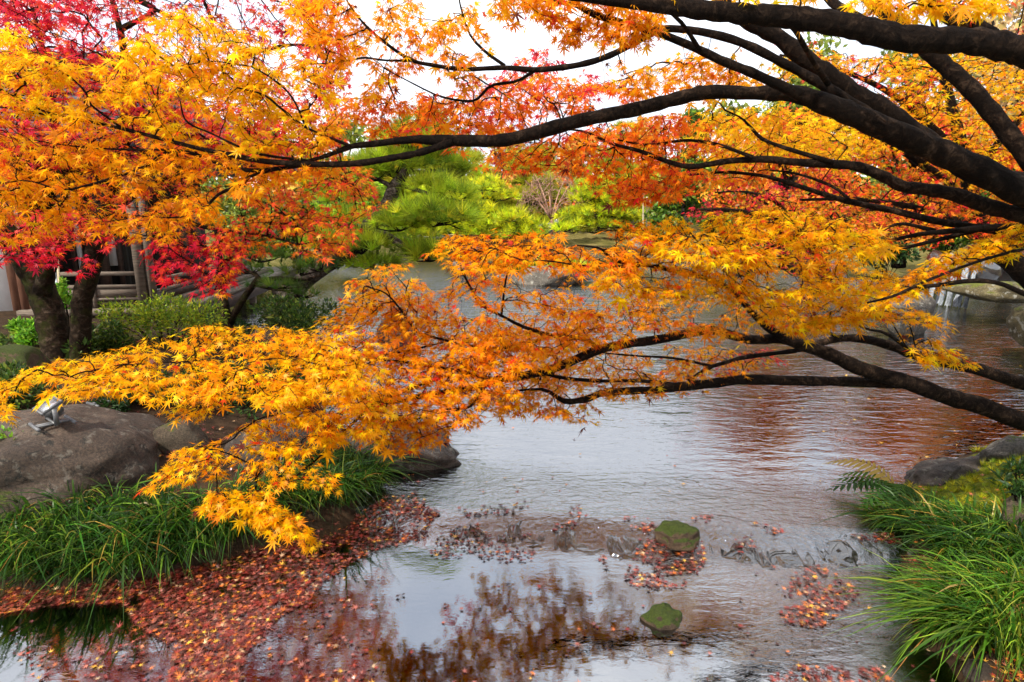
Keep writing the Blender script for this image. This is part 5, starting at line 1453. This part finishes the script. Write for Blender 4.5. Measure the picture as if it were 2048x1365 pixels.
def floodlight(label, loc, yaw, pitch, s=1.0):
    o = thing('floodlight', label, 'floodlight', loc)
    Rz = np.array(Matrix.Rotation(yaw, 3, 'Z'))
    def b(name, c, size, mat, M=None, par=None):
        V, Fc = box((0, 0, 0), tuple(x * s for x in size))
        if M is not None:
            V = V @ np.asarray(M).T
        V = (V + np.asarray(c) * s) @ Rz.T + np.asarray(loc)
        return part(name, V, Fc, mat, par or o)
    def bar(name, p, q, r, mat, par=None):
        P = (np.array([p, q]) * s) @ Rz.T + np.asarray(loc)
        V, Fc = tube(P, np.array([r, r]) * s, 10)
        return part(name, V, Fc, mat, par or o, None, True)
    bar('foot_bar', (-0.085, -0.085, 0.010), (0.085, -0.085, 0.010), 0.010, METAL)
    bar('foot_bar', (-0.085, 0.085, 0.010), (0.085, 0.085, 0.010), 0.010, METAL)
    bar('cross_bar', (0, -0.078, 0.013), (0, 0.078, 0.013), 0.008, METAL)
    bar('cross_bar', (0.024, -0.078, 0.013), (0.024, 0.078, 0.013), 0.006, METAL)
    for sx in (-1, 1):
        b('bracket', (sx * 0.083, 0, 0.062), (0.006, 0.026, 0.10), METAL_D)
    b('bracket', (0, 0, 0.026), (0.16, 0.026, 0.006), METAL_D)
    Mp = np.array(Matrix.Rotation(pitch, 3, 'X'))          # face normal tips from straight up
    hc = np.array([0, 0, 0.105])
    V = np.array([[x * w, y * h, z] for (w, h, z) in ((0.078, 0.056, 0.012), (0.05, 0.034, -0.045)) for x, y in ((-1, -1), (1, -1), (1, 1), (-1, 1))], float)
    Fq = np.array([[0, 1, 2, 3], [7, 6, 5, 4], [0, 4, 5, 1], [1, 5, 6, 2], [2, 6, 7, 3], [3, 7, 4, 0]])
    V = ((V @ Mp.T + hc) * s) @ Rz.T + np.asarray(loc)
    hs = part('housing', V, [Fq], METAL_D, o)
    def onface(name, cx, cyy, cz, sz, mat, par):
        V, Fc = box((cx, cyy, cz), sz)
        V = ((V @ Mp.T + hc) * s) @ Rz.T + np.asarray(loc)
        return part(name, V, Fc, mat, par)
    for k in range(5):
        onface('cooling_fin', -0.04 + k * 0.02, 0, -0.05, (0.004, 0.06, 0.02), METAL_D, hs)
    fr = onface('bezel', 0, 0.054, 0.019, (0.164, 0.012, 0.014), METAL, o)
    onface('bezel', 0, -0.054, 0.019, (0.164, 0.012, 0.014), METAL, o)
    onface('bezel', 0.076, 0, 0.019, (0.012, 0.095, 0.014), METAL, o)
    onface('bezel', -0.076, 0, 0.019, (0.012, 0.095, 0.014), METAL, o)
    rfl = onface('reflector', 0, 0, 0.0135, (0.138, 0.094, 0.002), REFLECTOR, o)
    onface('lamp_chip', 0, 0, 0.0155, (0.026, 0.026, 0.0018), LED, rfl)
    onface('glass_pane', 0, 0, 0.0225, (0.139, 0.095, 0.002), GLASS, o)
    return o
bould = bpy.data.objects['boulder']
hp0 = hit([bould], 106, 850)
if hp0 is None:
    hp0 = at(106, 850, 3.8)
floodlight('small grey square floodlight tilted up on top of the big boulder', hp0, R(-38), R(28), 1.12)
g2 = at(215, 826, 4.6)
floodlight('second grey floodlight on the ground behind the big boulder', (g2[0], g2[1], gh(g2[0], g2[1]) + 0.03), R(150), R(55), 1.1)

# ------------------------------------------------------------------ shrubs, sedge, fern
def shrub(label, px, base_py, w, h, Y, palette, seed, leaf=0.03, n=1800, name='shrub', glossy=False, long=1.0, z=None, group=None):
    g = np.random.default_rng(seed)
    b = at(px, base_py, Y); k = Y / F
    if z is not None:
        b = np.array([b[0], b[1], z])
    W2, Ht = w * k / 2, h * k
    o = thing(name, label, 'shrub', b, group)
    st, pos, nn, ff = [], [], [], []
    m = 16
    for q in range(m):
        a = g.uniform(0, 6.28); r = math.sqrt(g.uniform(0, 1)) * 0.85
        c = b + np.array([math.cos(a) * r * W2, math.sin(a) * r * W2 * 0.8, Ht * (0.35 + 0.5 * math.sqrt(1 - r * r)) * g.uniform(0.75, 1.05)])
        cr = W2 * g.uniform(0.24, 0.4); cz = min(cr, Ht * 0.32)
        st.append(tube(catmull([b + np.array([math.cos(a) * 0.1 * W2, math.sin(a) * 0.1 * W2, -0.03]), (b + c) / 2 + g.normal(0, 0.02, 3), c], 5), np.linspace(0.008, 0.003, 5), 5))
        per = n // m
        d = g.normal(0, 1, (per, 3)); d /= np.linalg.norm(d, axis=1)[:, None]
        rr = g.uniform(0.3, 1.0, (per, 1)) ** 0.5
        pos.append(c + d * rr * np.array([cr, cr, cz])); nn.append(d * 0.7 + np.array([0, 0, 0.6]) + g.normal(0, 0.4, (per, 3))); ff.append(d + np.array([0, 0, 0.3]) + g.normal(0, 0.4, (per, 3)))
    V, Fc = join(st)
    part('stem', V, Fc, TWIG, o, None, True, stuff=True)
    pos = np.vstack(pos)
    M = frames(np.vstack(ff), np.vstack(nn))
    TV = QL[0][0] * np.array([0.75 / long, 1.0, 1.0])
    V, Fs, C = scatter(TV, QL[0][1], pos, M, leaf * 1.5 * g.lognormal(0, 0.25, len(pos)), pick(palette, len(pos), g, 0.22))
    part('foliage', V, Fs, GREEN, o, C, False, stuff=True)
    return o
P_AZ = pal((3, (128, 146, 26)), (3, (98, 124, 24)), (2, (168, 176, 34)), (1, (70, 94, 22)))
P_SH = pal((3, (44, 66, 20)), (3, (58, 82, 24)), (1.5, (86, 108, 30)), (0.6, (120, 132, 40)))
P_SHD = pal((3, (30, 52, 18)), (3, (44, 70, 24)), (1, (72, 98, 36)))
P_FRESH = pal((3, (110, 160, 34)), (3, (84, 134, 30)), (1, (150, 190, 50)))
shrub('rounded pale green azalea beside the deck corner', 330, 700, 240, 105, 6.9, P_AZ, 501, 0.03, 3200)
shrub('dark green azalea mound at the foot of the leaning pine', 592, 700, 220, 105, 7.0, P_SH, 503, 0.03, 3400)
shrub('fresh green shrub left of the double trunk', 66, 722, 80, 95, 6.6, P_FRESH, 505, 0.04, 1100)
shrub('low dark shrub before the white plaster wall', 5, 742, 130, 70, 6.7, P_SH, 541, 0.03, 1400)
shrub('fresh green sprigs between the two stems', 136, 690, 60, 150, 6.9, P_FRESH, 507, 0.04, 420)
shrub('green shrub right of the double trunk', 215, 760, 130, 120, 6.3, P_SH, 509, 0.035, 1700)
shrub('dark dense shrub on yellow moss beside the big boulder', 20, 860, 190, 140, 4.55, P_SH, 511, 0.028, 2400)
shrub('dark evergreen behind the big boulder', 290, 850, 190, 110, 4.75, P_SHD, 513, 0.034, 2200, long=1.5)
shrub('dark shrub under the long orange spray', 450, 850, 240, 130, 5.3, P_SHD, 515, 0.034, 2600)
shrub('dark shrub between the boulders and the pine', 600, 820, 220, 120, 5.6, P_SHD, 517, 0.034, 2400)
shrub('small low shrub at the edge of the big boulder', -8, 915, 120, 62, 3.5, P_FRESH, 519, 0.022, 700)
shrub('dark glossy leafed shrub on the mossy bank', 2040, 1030, 120, 140, 3.15, P_SHD, 521, 0.034, 520, long=1.6)
shrub('low hedge under the deck beside the azalea', 440, 690, 120, 60, 7.7, P_SHD, 523, 0.03, 1500)
shrub('clipped round bush on the far lawn', 1318, 498, 70, 40, 20, P_SH, 525, 0.08, 1200)
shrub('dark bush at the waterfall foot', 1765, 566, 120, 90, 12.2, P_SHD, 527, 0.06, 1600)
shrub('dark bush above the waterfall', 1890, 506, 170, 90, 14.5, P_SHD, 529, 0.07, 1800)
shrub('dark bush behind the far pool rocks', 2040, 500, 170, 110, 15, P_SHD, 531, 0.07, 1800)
shrub('bright clipped shrub beside the slab bridge', 805, 486, 60, 26, 29, P_AZ, 533, 0.1, 800)
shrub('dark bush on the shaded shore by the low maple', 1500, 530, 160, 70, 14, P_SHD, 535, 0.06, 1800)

def sedge(label, base, n, length, seed, palette, group, lean=(0, 0), spread=0.12, name='sedge_clump', width=0.0085):
    g = np.random.default_rng(seed)
    o = thing(name, label, 'grass', base, group)
    n = int(n * g.uniform(0.55, 1.0)); length = length * g.uniform(0.72, 1.12); tint = np.array([1, 1, 1]) * g.uniform(0.7, 1.15) * np.array([g.uniform(0.85, 1.2), 1, 1])
    K = 6
    s = np.linspace(0, 1, K)[None, :, None]
    a = g.uniform(0, 6.28, n)
    out = np.stack([np.cos(a), np.sin(a), np.zeros(n)], 1) * g.uniform(0.25, 1.0, (n, 1)) + np.array([lean[0], lean[1], 0])
    Ls = length * g.uniform(0.55, 1.15, n)
    root = np.stack([np.cos(a) * g.uniform(0, 1, n) * spread, np.sin(a) * g.uniform(0, 1, n) * spread, np.full(n, -0.02)], 1)
    bend = g.uniform(0.5, 1.25, n)[:, None, None]
    P = root[:, None] + Ls[:, None, None] * (out[:, None] * (0.25 * s + 0.62 * s ** 2 * bend) + np.array([0, 0, 1.0]) * (1.05 * s - 0.78 * bend * s ** 2.2))
    side = np.cross(out, np.array([0, 0, 1.0])); side /= np.linalg.norm(side, axis=1)[:, None] + 1e-9
    side = side + g.normal(0, 0.35, side.shape)
    wv = (width * (1 - s ** 2.2) + 0.0004) * g.uniform(0.7, 1.25, (n, 1, 1))
    V = np.stack([P - side[:, None] * wv / 2, P + side[:, None] * wv / 2], 2).reshape(-1, 3)
    off = (np.arange(n) * K * 2)[:, None, None]
    q = np.arange(K - 1)[:, None] * 2 + np.array([[0, 1, 3, 2]])
    Fq = (q[None] + off).reshape(-1, 4)
    cc = np.repeat(pick(palette, n, g, 0.26) * tint, K * 2, 0)
    part('blade', V + np.asarray(base), [Fq], BLADE, o, cc, True, stuff=True)
P_SEDGE = pal((3, (40, 74, 16)), (3, (58, 94, 20)), (2, (28, 54, 12)), (1, (112, 140, 36)), (0.4, (160, 130, 56)))
P_SEDGEL = pal((3, (64, 102, 22)), (3, (88, 124, 28)), (2, (44, 76, 18)), (1, (132, 156, 44)), (0.4, (160, 132, 60)))
P_TUFTY = pal((3, (176, 196, 26)), (3, (140, 170, 28)), (1, (100, 130, 28)))
def gpt(px, py):
    z = 0.15
    for _ in range(6):
        p = on(px, py, z); z = max(gh(p[0], p[1]), 0.0)
    return np.array([p[0], p[1], z])
sd = 600
for px, py in [(-40, 1150), (40, 1158), (20, 1085), (110, 1158), (100, 1090), (190, 1155), (170, 1080), (260, 1148), (250, 1070), (335, 1138), (330, 1065), (410, 1110), (400, 1040), (-30, 1090), (470, 1090), (520, 1070), (60, 1030), (150, 1035), (230, 1030), (310, 1020), (470, 1055), (480, 1010)]:
    p = gpt(px, py); sd += 1
    sedge('dark green arching sedge clump hanging over the leaf drift on the stream' if py > 1100 else 'dark green arching sedge clump close under the big boulder with the floodlight', p, 190, 0.46, sd, P_SEDGE, 'sedge clumps over the leaf drift' if py > 1100 else 'sedge clumps under the boulder', (0.12, -0.45))
for px, py in [(560, 1040), (620, 1045), (690, 1030), (740, 1000), (600, 985), (660, 980), (720, 960), (540, 990), (640, 940), (700, 930), (590, 940)]:
    p = gpt(px, py); sd += 1
    sedge('tall dark sedge clump at the pond edge beside the flat rock', p, 190, 0.46, sd, P_SEDGE, 'sedge clumps beside the flat rock', (0.28, -0.25))
for px, py in [(1790, 1055), (1830, 1080), (1880, 1060), (1845, 1030), (1930, 1055), (1905, 1105), (1965, 1085), (2015, 1065), (1985, 1125), (2060, 1110)]:
    p = gpt(px, py); sd += 1
    sedge('upright sedge clump on the mossy bank beside the fern', p, 210, 0.36, sd, P_SEDGE, 'sedge clumps beside the fern', (-0.4, 0.05))
for px, py in [(1915, 1235), (1985, 1205), (1950, 1275), (2030, 1245), (2065, 1200), (1960, 1310), (1890, 1265), (2015, 1300), (1925, 1180)]:
    p = gpt(px, py); sd += 1
    sedge('long light green sedge clump leaning over the stream', p, 210, 0.46, sd, P_SEDGEL, 'sedge clumps leaning over the stream', (-0.6, -0.15))
for px, Y in [(1030, 17.6), (1065, 17.4), (1100, 17.3), (1130, 17.2), (1155, 17.3), (1170, 17.8), (1090, 18.4), (1010, 18.2)]:
    p = at(px, 540, Y); sd += 1
    sedge('bright yellow green tuft on the islet rocks', (p[0], p[1], 0.38), 110, 0.85, sd, P_TUFTY, 'bright tufts on the islet', (0, -0.2), 0.25, 'islet_tuft', 0.035)

def fern(label, base, seed, n=9, length=0.42):
    g = np.random.default_rng(seed)
    o = thing('fern', label, 'fern', base)
    for q in range(n):
        a = math.pi * 0.65 + (q / n) * math.pi * 0.9 + g.uniform(-0.2, 0.2)
        d = np.array([math.cos(a), math.sin(a) * 0.8, 0])
        Lq = length * g.uniform(0.6, 1.15); hz = g.uniform(0.25, 1.15)
        s = np.linspace(0, 1, 15)[:, None]
        P = np.asarray(base) + Lq * (d * (0.75 * s + 0.2 * s ** 2) + np.array([0, 0, 1.0]) * (hz * s - (hz * 0.7 + 0.12) * s ** 2))
        side = np.cross(d, [0, 0, 1.0]); side /= np.linalg.norm(side)
        V, Ft = [], []
        Vt, Ftq = tube(P, np.linspace(0.0022, 0.0008, 15), 4)
        for k in range(2, 15):
            f = k / 14
            wl = Lq * 0.24 * math.sin(math.pi * min(1, f * 0.86 + 0.12)) ** 0.8
            T = P[k] - P[k - 1]
            for sg in (-1, 1):
                tip = P[k] + sg * side * wl + T * 1.2 + np.array([0, 0, -0.25 * wl])
                i = len(V)
                V += [P[k] - T * 0.38, P[k] + T * 0.38, (P[k] + tip) / 2 + T * 0.42, tip, (P[k] + tip) / 2 - T * 0.32]
                Ft += [[i, i + 1, i + 2], [i, i + 2, i + 4], [i + 4, i + 2, i + 3]]
        V = np.array(V)
        cc = np.repeat(pick(P_SEDGEL, 1, g, 0.15), len(V), 0)
        part('frond', V, [np.array(Ft)], GREEN, o, cc)
        part('frond_stalk', Vt, Ftq, TWIG, o, None, True)
fern('green fern arching over the water from the mossy bank', gpt(1800, 1005) + np.array([0, 0, 0.05]), 701, 10, 0.5)

# moss cushions on the right bank
g = np.random.default_rng(88)
n = 9000
mx = g.uniform(1.9, 5.2, n); my = g.uniform(2.6, 5.6, n)
hh, dd = ground_h(mx, my)
k = (dd > 0.12) & (vnoise(mx, my, 5.0, 1.6) > -0.12)
mx, my, hh = mx[k], my[k], hh[k]
nzz = vnoise(mx, my, 3.1, 1.7) * 0.035 + vnoise(mx, my, 9.1, 5.0) * 0.014
pos = np.stack([mx, my, hh + nzz], 1)
U = np.tile([0, 0, 1.0], (len(pos), 1)) + g.normal(0, 0.25, (len(pos), 3))
P_MOSS = pal((3, (150, 150, 14)), (3, (122, 130, 14)), (2, (178, 168, 18)), (1, (86, 100, 14)))
V, Fs, C = scatter(TUFT_FAR[0][0], TUFT_FAR[0][1], pos, frames(g.normal(0, 1, pos.shape), U), 0.032 * g.lognormal(0, 0.3, len(pos)), pick(P_MOSS, len(pos), g, 0.2))
tag(part('moss', V, Fs, BLADE, None, C), 'bright yellow green moss cushions covering the bank', 'moss', kind='stuff')

# ------------------------------------------------------------------ waterfall into the far pool
def cascade(rows, w, seed):
    g = np.random.default_rng(seed)
    P = catmull(rows, 16)
    m = 9
    V = []
    for k in range(16):
        for j in range(m):
            u = (j / (m - 1) - 0.5) * w * (0.8 + 0.4 * k / 15)
            V.append(P[k] + np.array([u, g.normal(0, 0.02) - 0.06 * math.cos(u / w * 3), g.normal(0, 0.02)]))
    return np.array(V), [grid_faces(16, m)]
wf = thing('waterfall', 'small white waterfall tumbling between dark rocks into the pool', 'waterfall', at(1905, 575, 12.6))
for (x, y, Y, w, sd_) in [(1893, 508, 13.2, 0.13, 1), (1910, 512, 13.1, 0.10, 2), (1930, 524, 12.9, 0.12, 3), (1872, 532, 12.8, 0.09, 4), (1945, 530, 12.8, 0.07, 5)]:
    a = at(x, y, Y); b = at(x - 10, 574, Y - 0.6)
    V, Fc = cascade([a, a + np.array([0, -0.12, -0.02]), (a + b) / 2 + np.array([0, -0.08, 0.03]), np.array([b[0], b[1], 0.11])], w, sd_)
    part('cascade', V, Fc, FOAM, wf, None, True)

# ------------------------------------------------------------------ fallen leaves
FPAL = [('maroon', (88, 34, 30), 3.4), ('rust red', (136, 50, 38), 2.6), ('dusty rose', (162, 92, 76), 2.0), ('orange', (194, 102, 42), 1.1), ('yellow', (214, 160, 58), 0.45), ('brown', (78, 46, 34), 2.4), ('pale tan', (196, 160, 120), 0.3)]
fw = np.array([f[2] for f in FPAL]); fw /= fw.sum(); fcol = np.array([srgb(*f[1]) for f in FPAL])
BW = np.array([0.2, 1.0, 0.6, 2.4, 1.6, 0.3, 0.2]); BW /= BW.sum()
YW = np.array([0.2, 0.4, 0.8, 1.2, 2.2, 0.2, 1.6]); YW /= YW.sum()
drift = []     # px polygon, spacing px, surface, weights, layers
A = drift.append
A(([(-60, 1175), (60, 1160), (300, 1155), (440, 1125), (560, 1080), (690, 1055), (765, 1000), (830, 985), (880, 1030), (850, 1075), (770, 1095), (700, 1130), (650, 1165), (620, 1205), (560, 1235), (500, 1300), (470, 1375), (330, 1375), (350, 1300), (275, 1255), (250, 1212), (120, 1212), (-60, 1240)], 5.6, 'w', fw, -0.5))
A(([(-60, 1235), (280, 1255), (335, 1375), (-60, 1375)], 15, 'w', fw, 0.05))
A(([(440, 1240), (620, 1205), (760, 1190), (760, 1375), (470, 1375)], 14, 'w', fw, 0.05))
for poly in [[(760, 1060), (880, 1020), (860, 1075), (780, 1100)], [(910, 1016), (1050, 1006), (1062, 1022), (940, 1040)], [(860, 1085), (900, 1062), (960, 1055), (1000, 1098), (1090, 1098), (1060, 1122), (990, 1128), (930, 1120), (860, 1115)], [(1003, 1082), (1060, 1072), (1072, 1092), (1010, 1102)],
             [(1105, 1055), (1150, 1048), (1152, 1070), (1110, 1080)], [(1130, 1018), (1160, 1012), (1175, 1040), (1150, 1040)], [(1240, 1033), (1300, 1038), (1322, 1070), (1310, 1082), (1260, 1062)], [(1280, 1085), (1360, 1075), (1405, 1090), (1420, 1125), (1375, 1172), (1300, 1182), (1240, 1172)],
             [(1190, 1120), (1222, 1108), (1216, 1142)], [(1465, 1090), (1502, 1083), (1512, 1105), (1474, 1112)], [(1590, 1150), (1640, 1125), (1722, 1190), (1690, 1218), (1590, 1222), (1565, 1185)], [(1700, 1072), (1792, 1068), (1806, 1100), (1720, 1092)], [(1560, 1215), (1690, 1215), (1640, 1260), (1560, 1250)], [(1385, 1035), (1425, 1032), (1425, 1045), (1385, 1048)], [(1505, 1045), (1560, 1050), (1570, 1075), (1520, 1070)]]:
    A((poly, 7.5, 'w', fw, -0.3))
A(([(1540, 1330), (1770, 1335), (1780, 1380), (1540, 1380)], 10, 'w', fw, -0.2))
A(([(620, 1130), (1900, 1110), (1940, 1380), (560, 1380)], 60, 'w', fw, -0.1))
A(([(790, 930), (1000, 920), (1100, 1000), (800, 990)], 30, 'w', YW, -0.1))
A(([(1000, 830), (1700, 860), (1700, 1000), (1000, 990)], 75, 'w', YW, -0.5))
A(([(1440, 660), (2048, 680), (2048, 860), (1800, 930), (1500, 820)], 30, 'w', YW, -0.2))
A(([(1440, 580), (2048, 610), (2048, 680), (1440, 660)], 30, 'w', YW, -0.1))
A(([(280, 860), (440, 850), (500, 940), (340, 945)], 10, 'g', fw, -0.6))
A(([(-60, 830), (120, 830), (60, 960), (-60, 960)], 15, 'g', fw, -0.2))
A(([(-60, 960), (300, 960), (520, 990), (500, 1085), (300, 1150), (-60, 1160)], 17, 'g', fw, -0.2))
A(([(480, 850), (760, 880), (780, 990), (690, 1045), (500, 1085)], 16, 'g', fw, -0.2))
A(([(1830, 930), (2100, 880), (2150, 1130), (1850, 1140), (1790, 1060)], 20, 'g', BW, -0.05))
A(([(1780, 1060), (1850, 1080), (1900, 1200), (1960, 1290), (2060, 1390), (1990, 1400), (1900, 1310), (1830, 1190)], 9, 'g', fw, -0.6))
A(([(1900, 1140), (2150, 1120), (2150, 1260), (1960, 1290)], 17, 'g', BW, -0.2))
A(([(1915, 1310), (1990, 1270), (2150, 1240), (2150, 1390), (1990, 1390)], 9, 'g', BW, -0.7))
A(([(100, 700), (420, 700), (500, 850), (60, 830)], 20, 'g', fw, -0.1))
def gfull(x, y):
    h, d = ground_h(x, y)
    return h + vnoise(x, y, 3.1, 1.7) * 0.035 + vnoise(x, y, 9.1, 5.0) * 0.014
g = np.random.default_rng(99)
LP, LN, LI = [], [], []
for q, (poly, sp, surf, wts, gap) in enumerate(drift):
    X, Yp = sample_poly(poly, sp, g, gap, (60, 26), q * 2.3)
    if not len(X):
        continue
    z = np.zeros(len(X)) + (0.0 if surf == 'w' else 0.3)
    for _ in range(5):
        P = on(X, Yp, z)
        z = water_z(P[:, 0], P[:, 1]) if surf == 'w' else np.maximum(gfull(P[:, 0], P[:, 1]), 0.0)
    P[:, 2] = z + g.uniform(0.004, 0.012, len(X)) + (0.0 if surf == 'w' else 0.012)
    LP.append(P); LI.append(g.choice(len(FPAL), len(X), p=wts))
    LN.append(np.tile([0, 0, 1.0], (len(X), 1)) + g.normal(0, 0.12 if surf == 'w' else 0.3, (len(X), 3)))
LP = np.vstack(LP); LN = np.vstack(LN); LI = np.concatenate(LI)
n = len(LP)
LF = np.stack([g.normal(0, 1, n), g.normal(0, 1, n), g.normal(0, 0.1, n)], 1)
LM = frames(LF, LN)
LS = 0.0235 * g.lognormal(0, 0.2, n)
LC = np.clip(fcol[LI] * np.exp(g.normal(0, 0.22, (n, 1))), 0, 0.9)
px, py, dep = project(LP)
vis = (px > 8) & (px < 2040) & (py > 8) & (py < 1357)
sel = np.argsort(-np.where(vis, LS / dep, 0))[:300]
fm = [mesh_from('fallen_leaf', tv, tf, FALLEN1) for tv, tf in LEAF_FLAT]
for q, i in enumerate(sel):
    o = bpy.data.objects.new('fallen_leaf', fm[q % 3])
    o.matrix_basis = Matrix([list(LM[i][r_] * LS[i]) + [LP[i][r_]] for r_ in range(3)] + [[0, 0, 0, 1]])
    o.color = (*LC[i], 1)
    col.objects.link(o)
    cn = FPAL[LI[i]][0]
    bank = px[i] > 1900
    tag(o, f'{cn} fallen maple leaf lying on the sedge bank' if bank else f'{cn} fallen maple leaf floating on the stream below the sill', 'leaf', f'{cn} fallen leaves on the bank' if bank else f'{cn} fallen leaves on the stream')
rest = np.ones(n, bool); rest[sel] = False
idx = np.flatnonzero(rest)
Vs, Cs = [], []
for q in range(3):
    ii = idx[q::3]
    V, Fq, C = scatter(LEAF_FLAT[q][0], LEAF_FLAT[q][1], LP[ii], LM[ii], LS[ii], LC[ii])
    Vs.append((V, Fq)); Cs.append(C)
V, Fc = join(Vs)
tag(part('leaf_litter', V, Fc, FALLEN, None, np.concatenate(Cs)), 'drifts of small fallen maple leaves on stream, sill and banks', 'leaf litter', kind='stuff')
print('fallen', n)
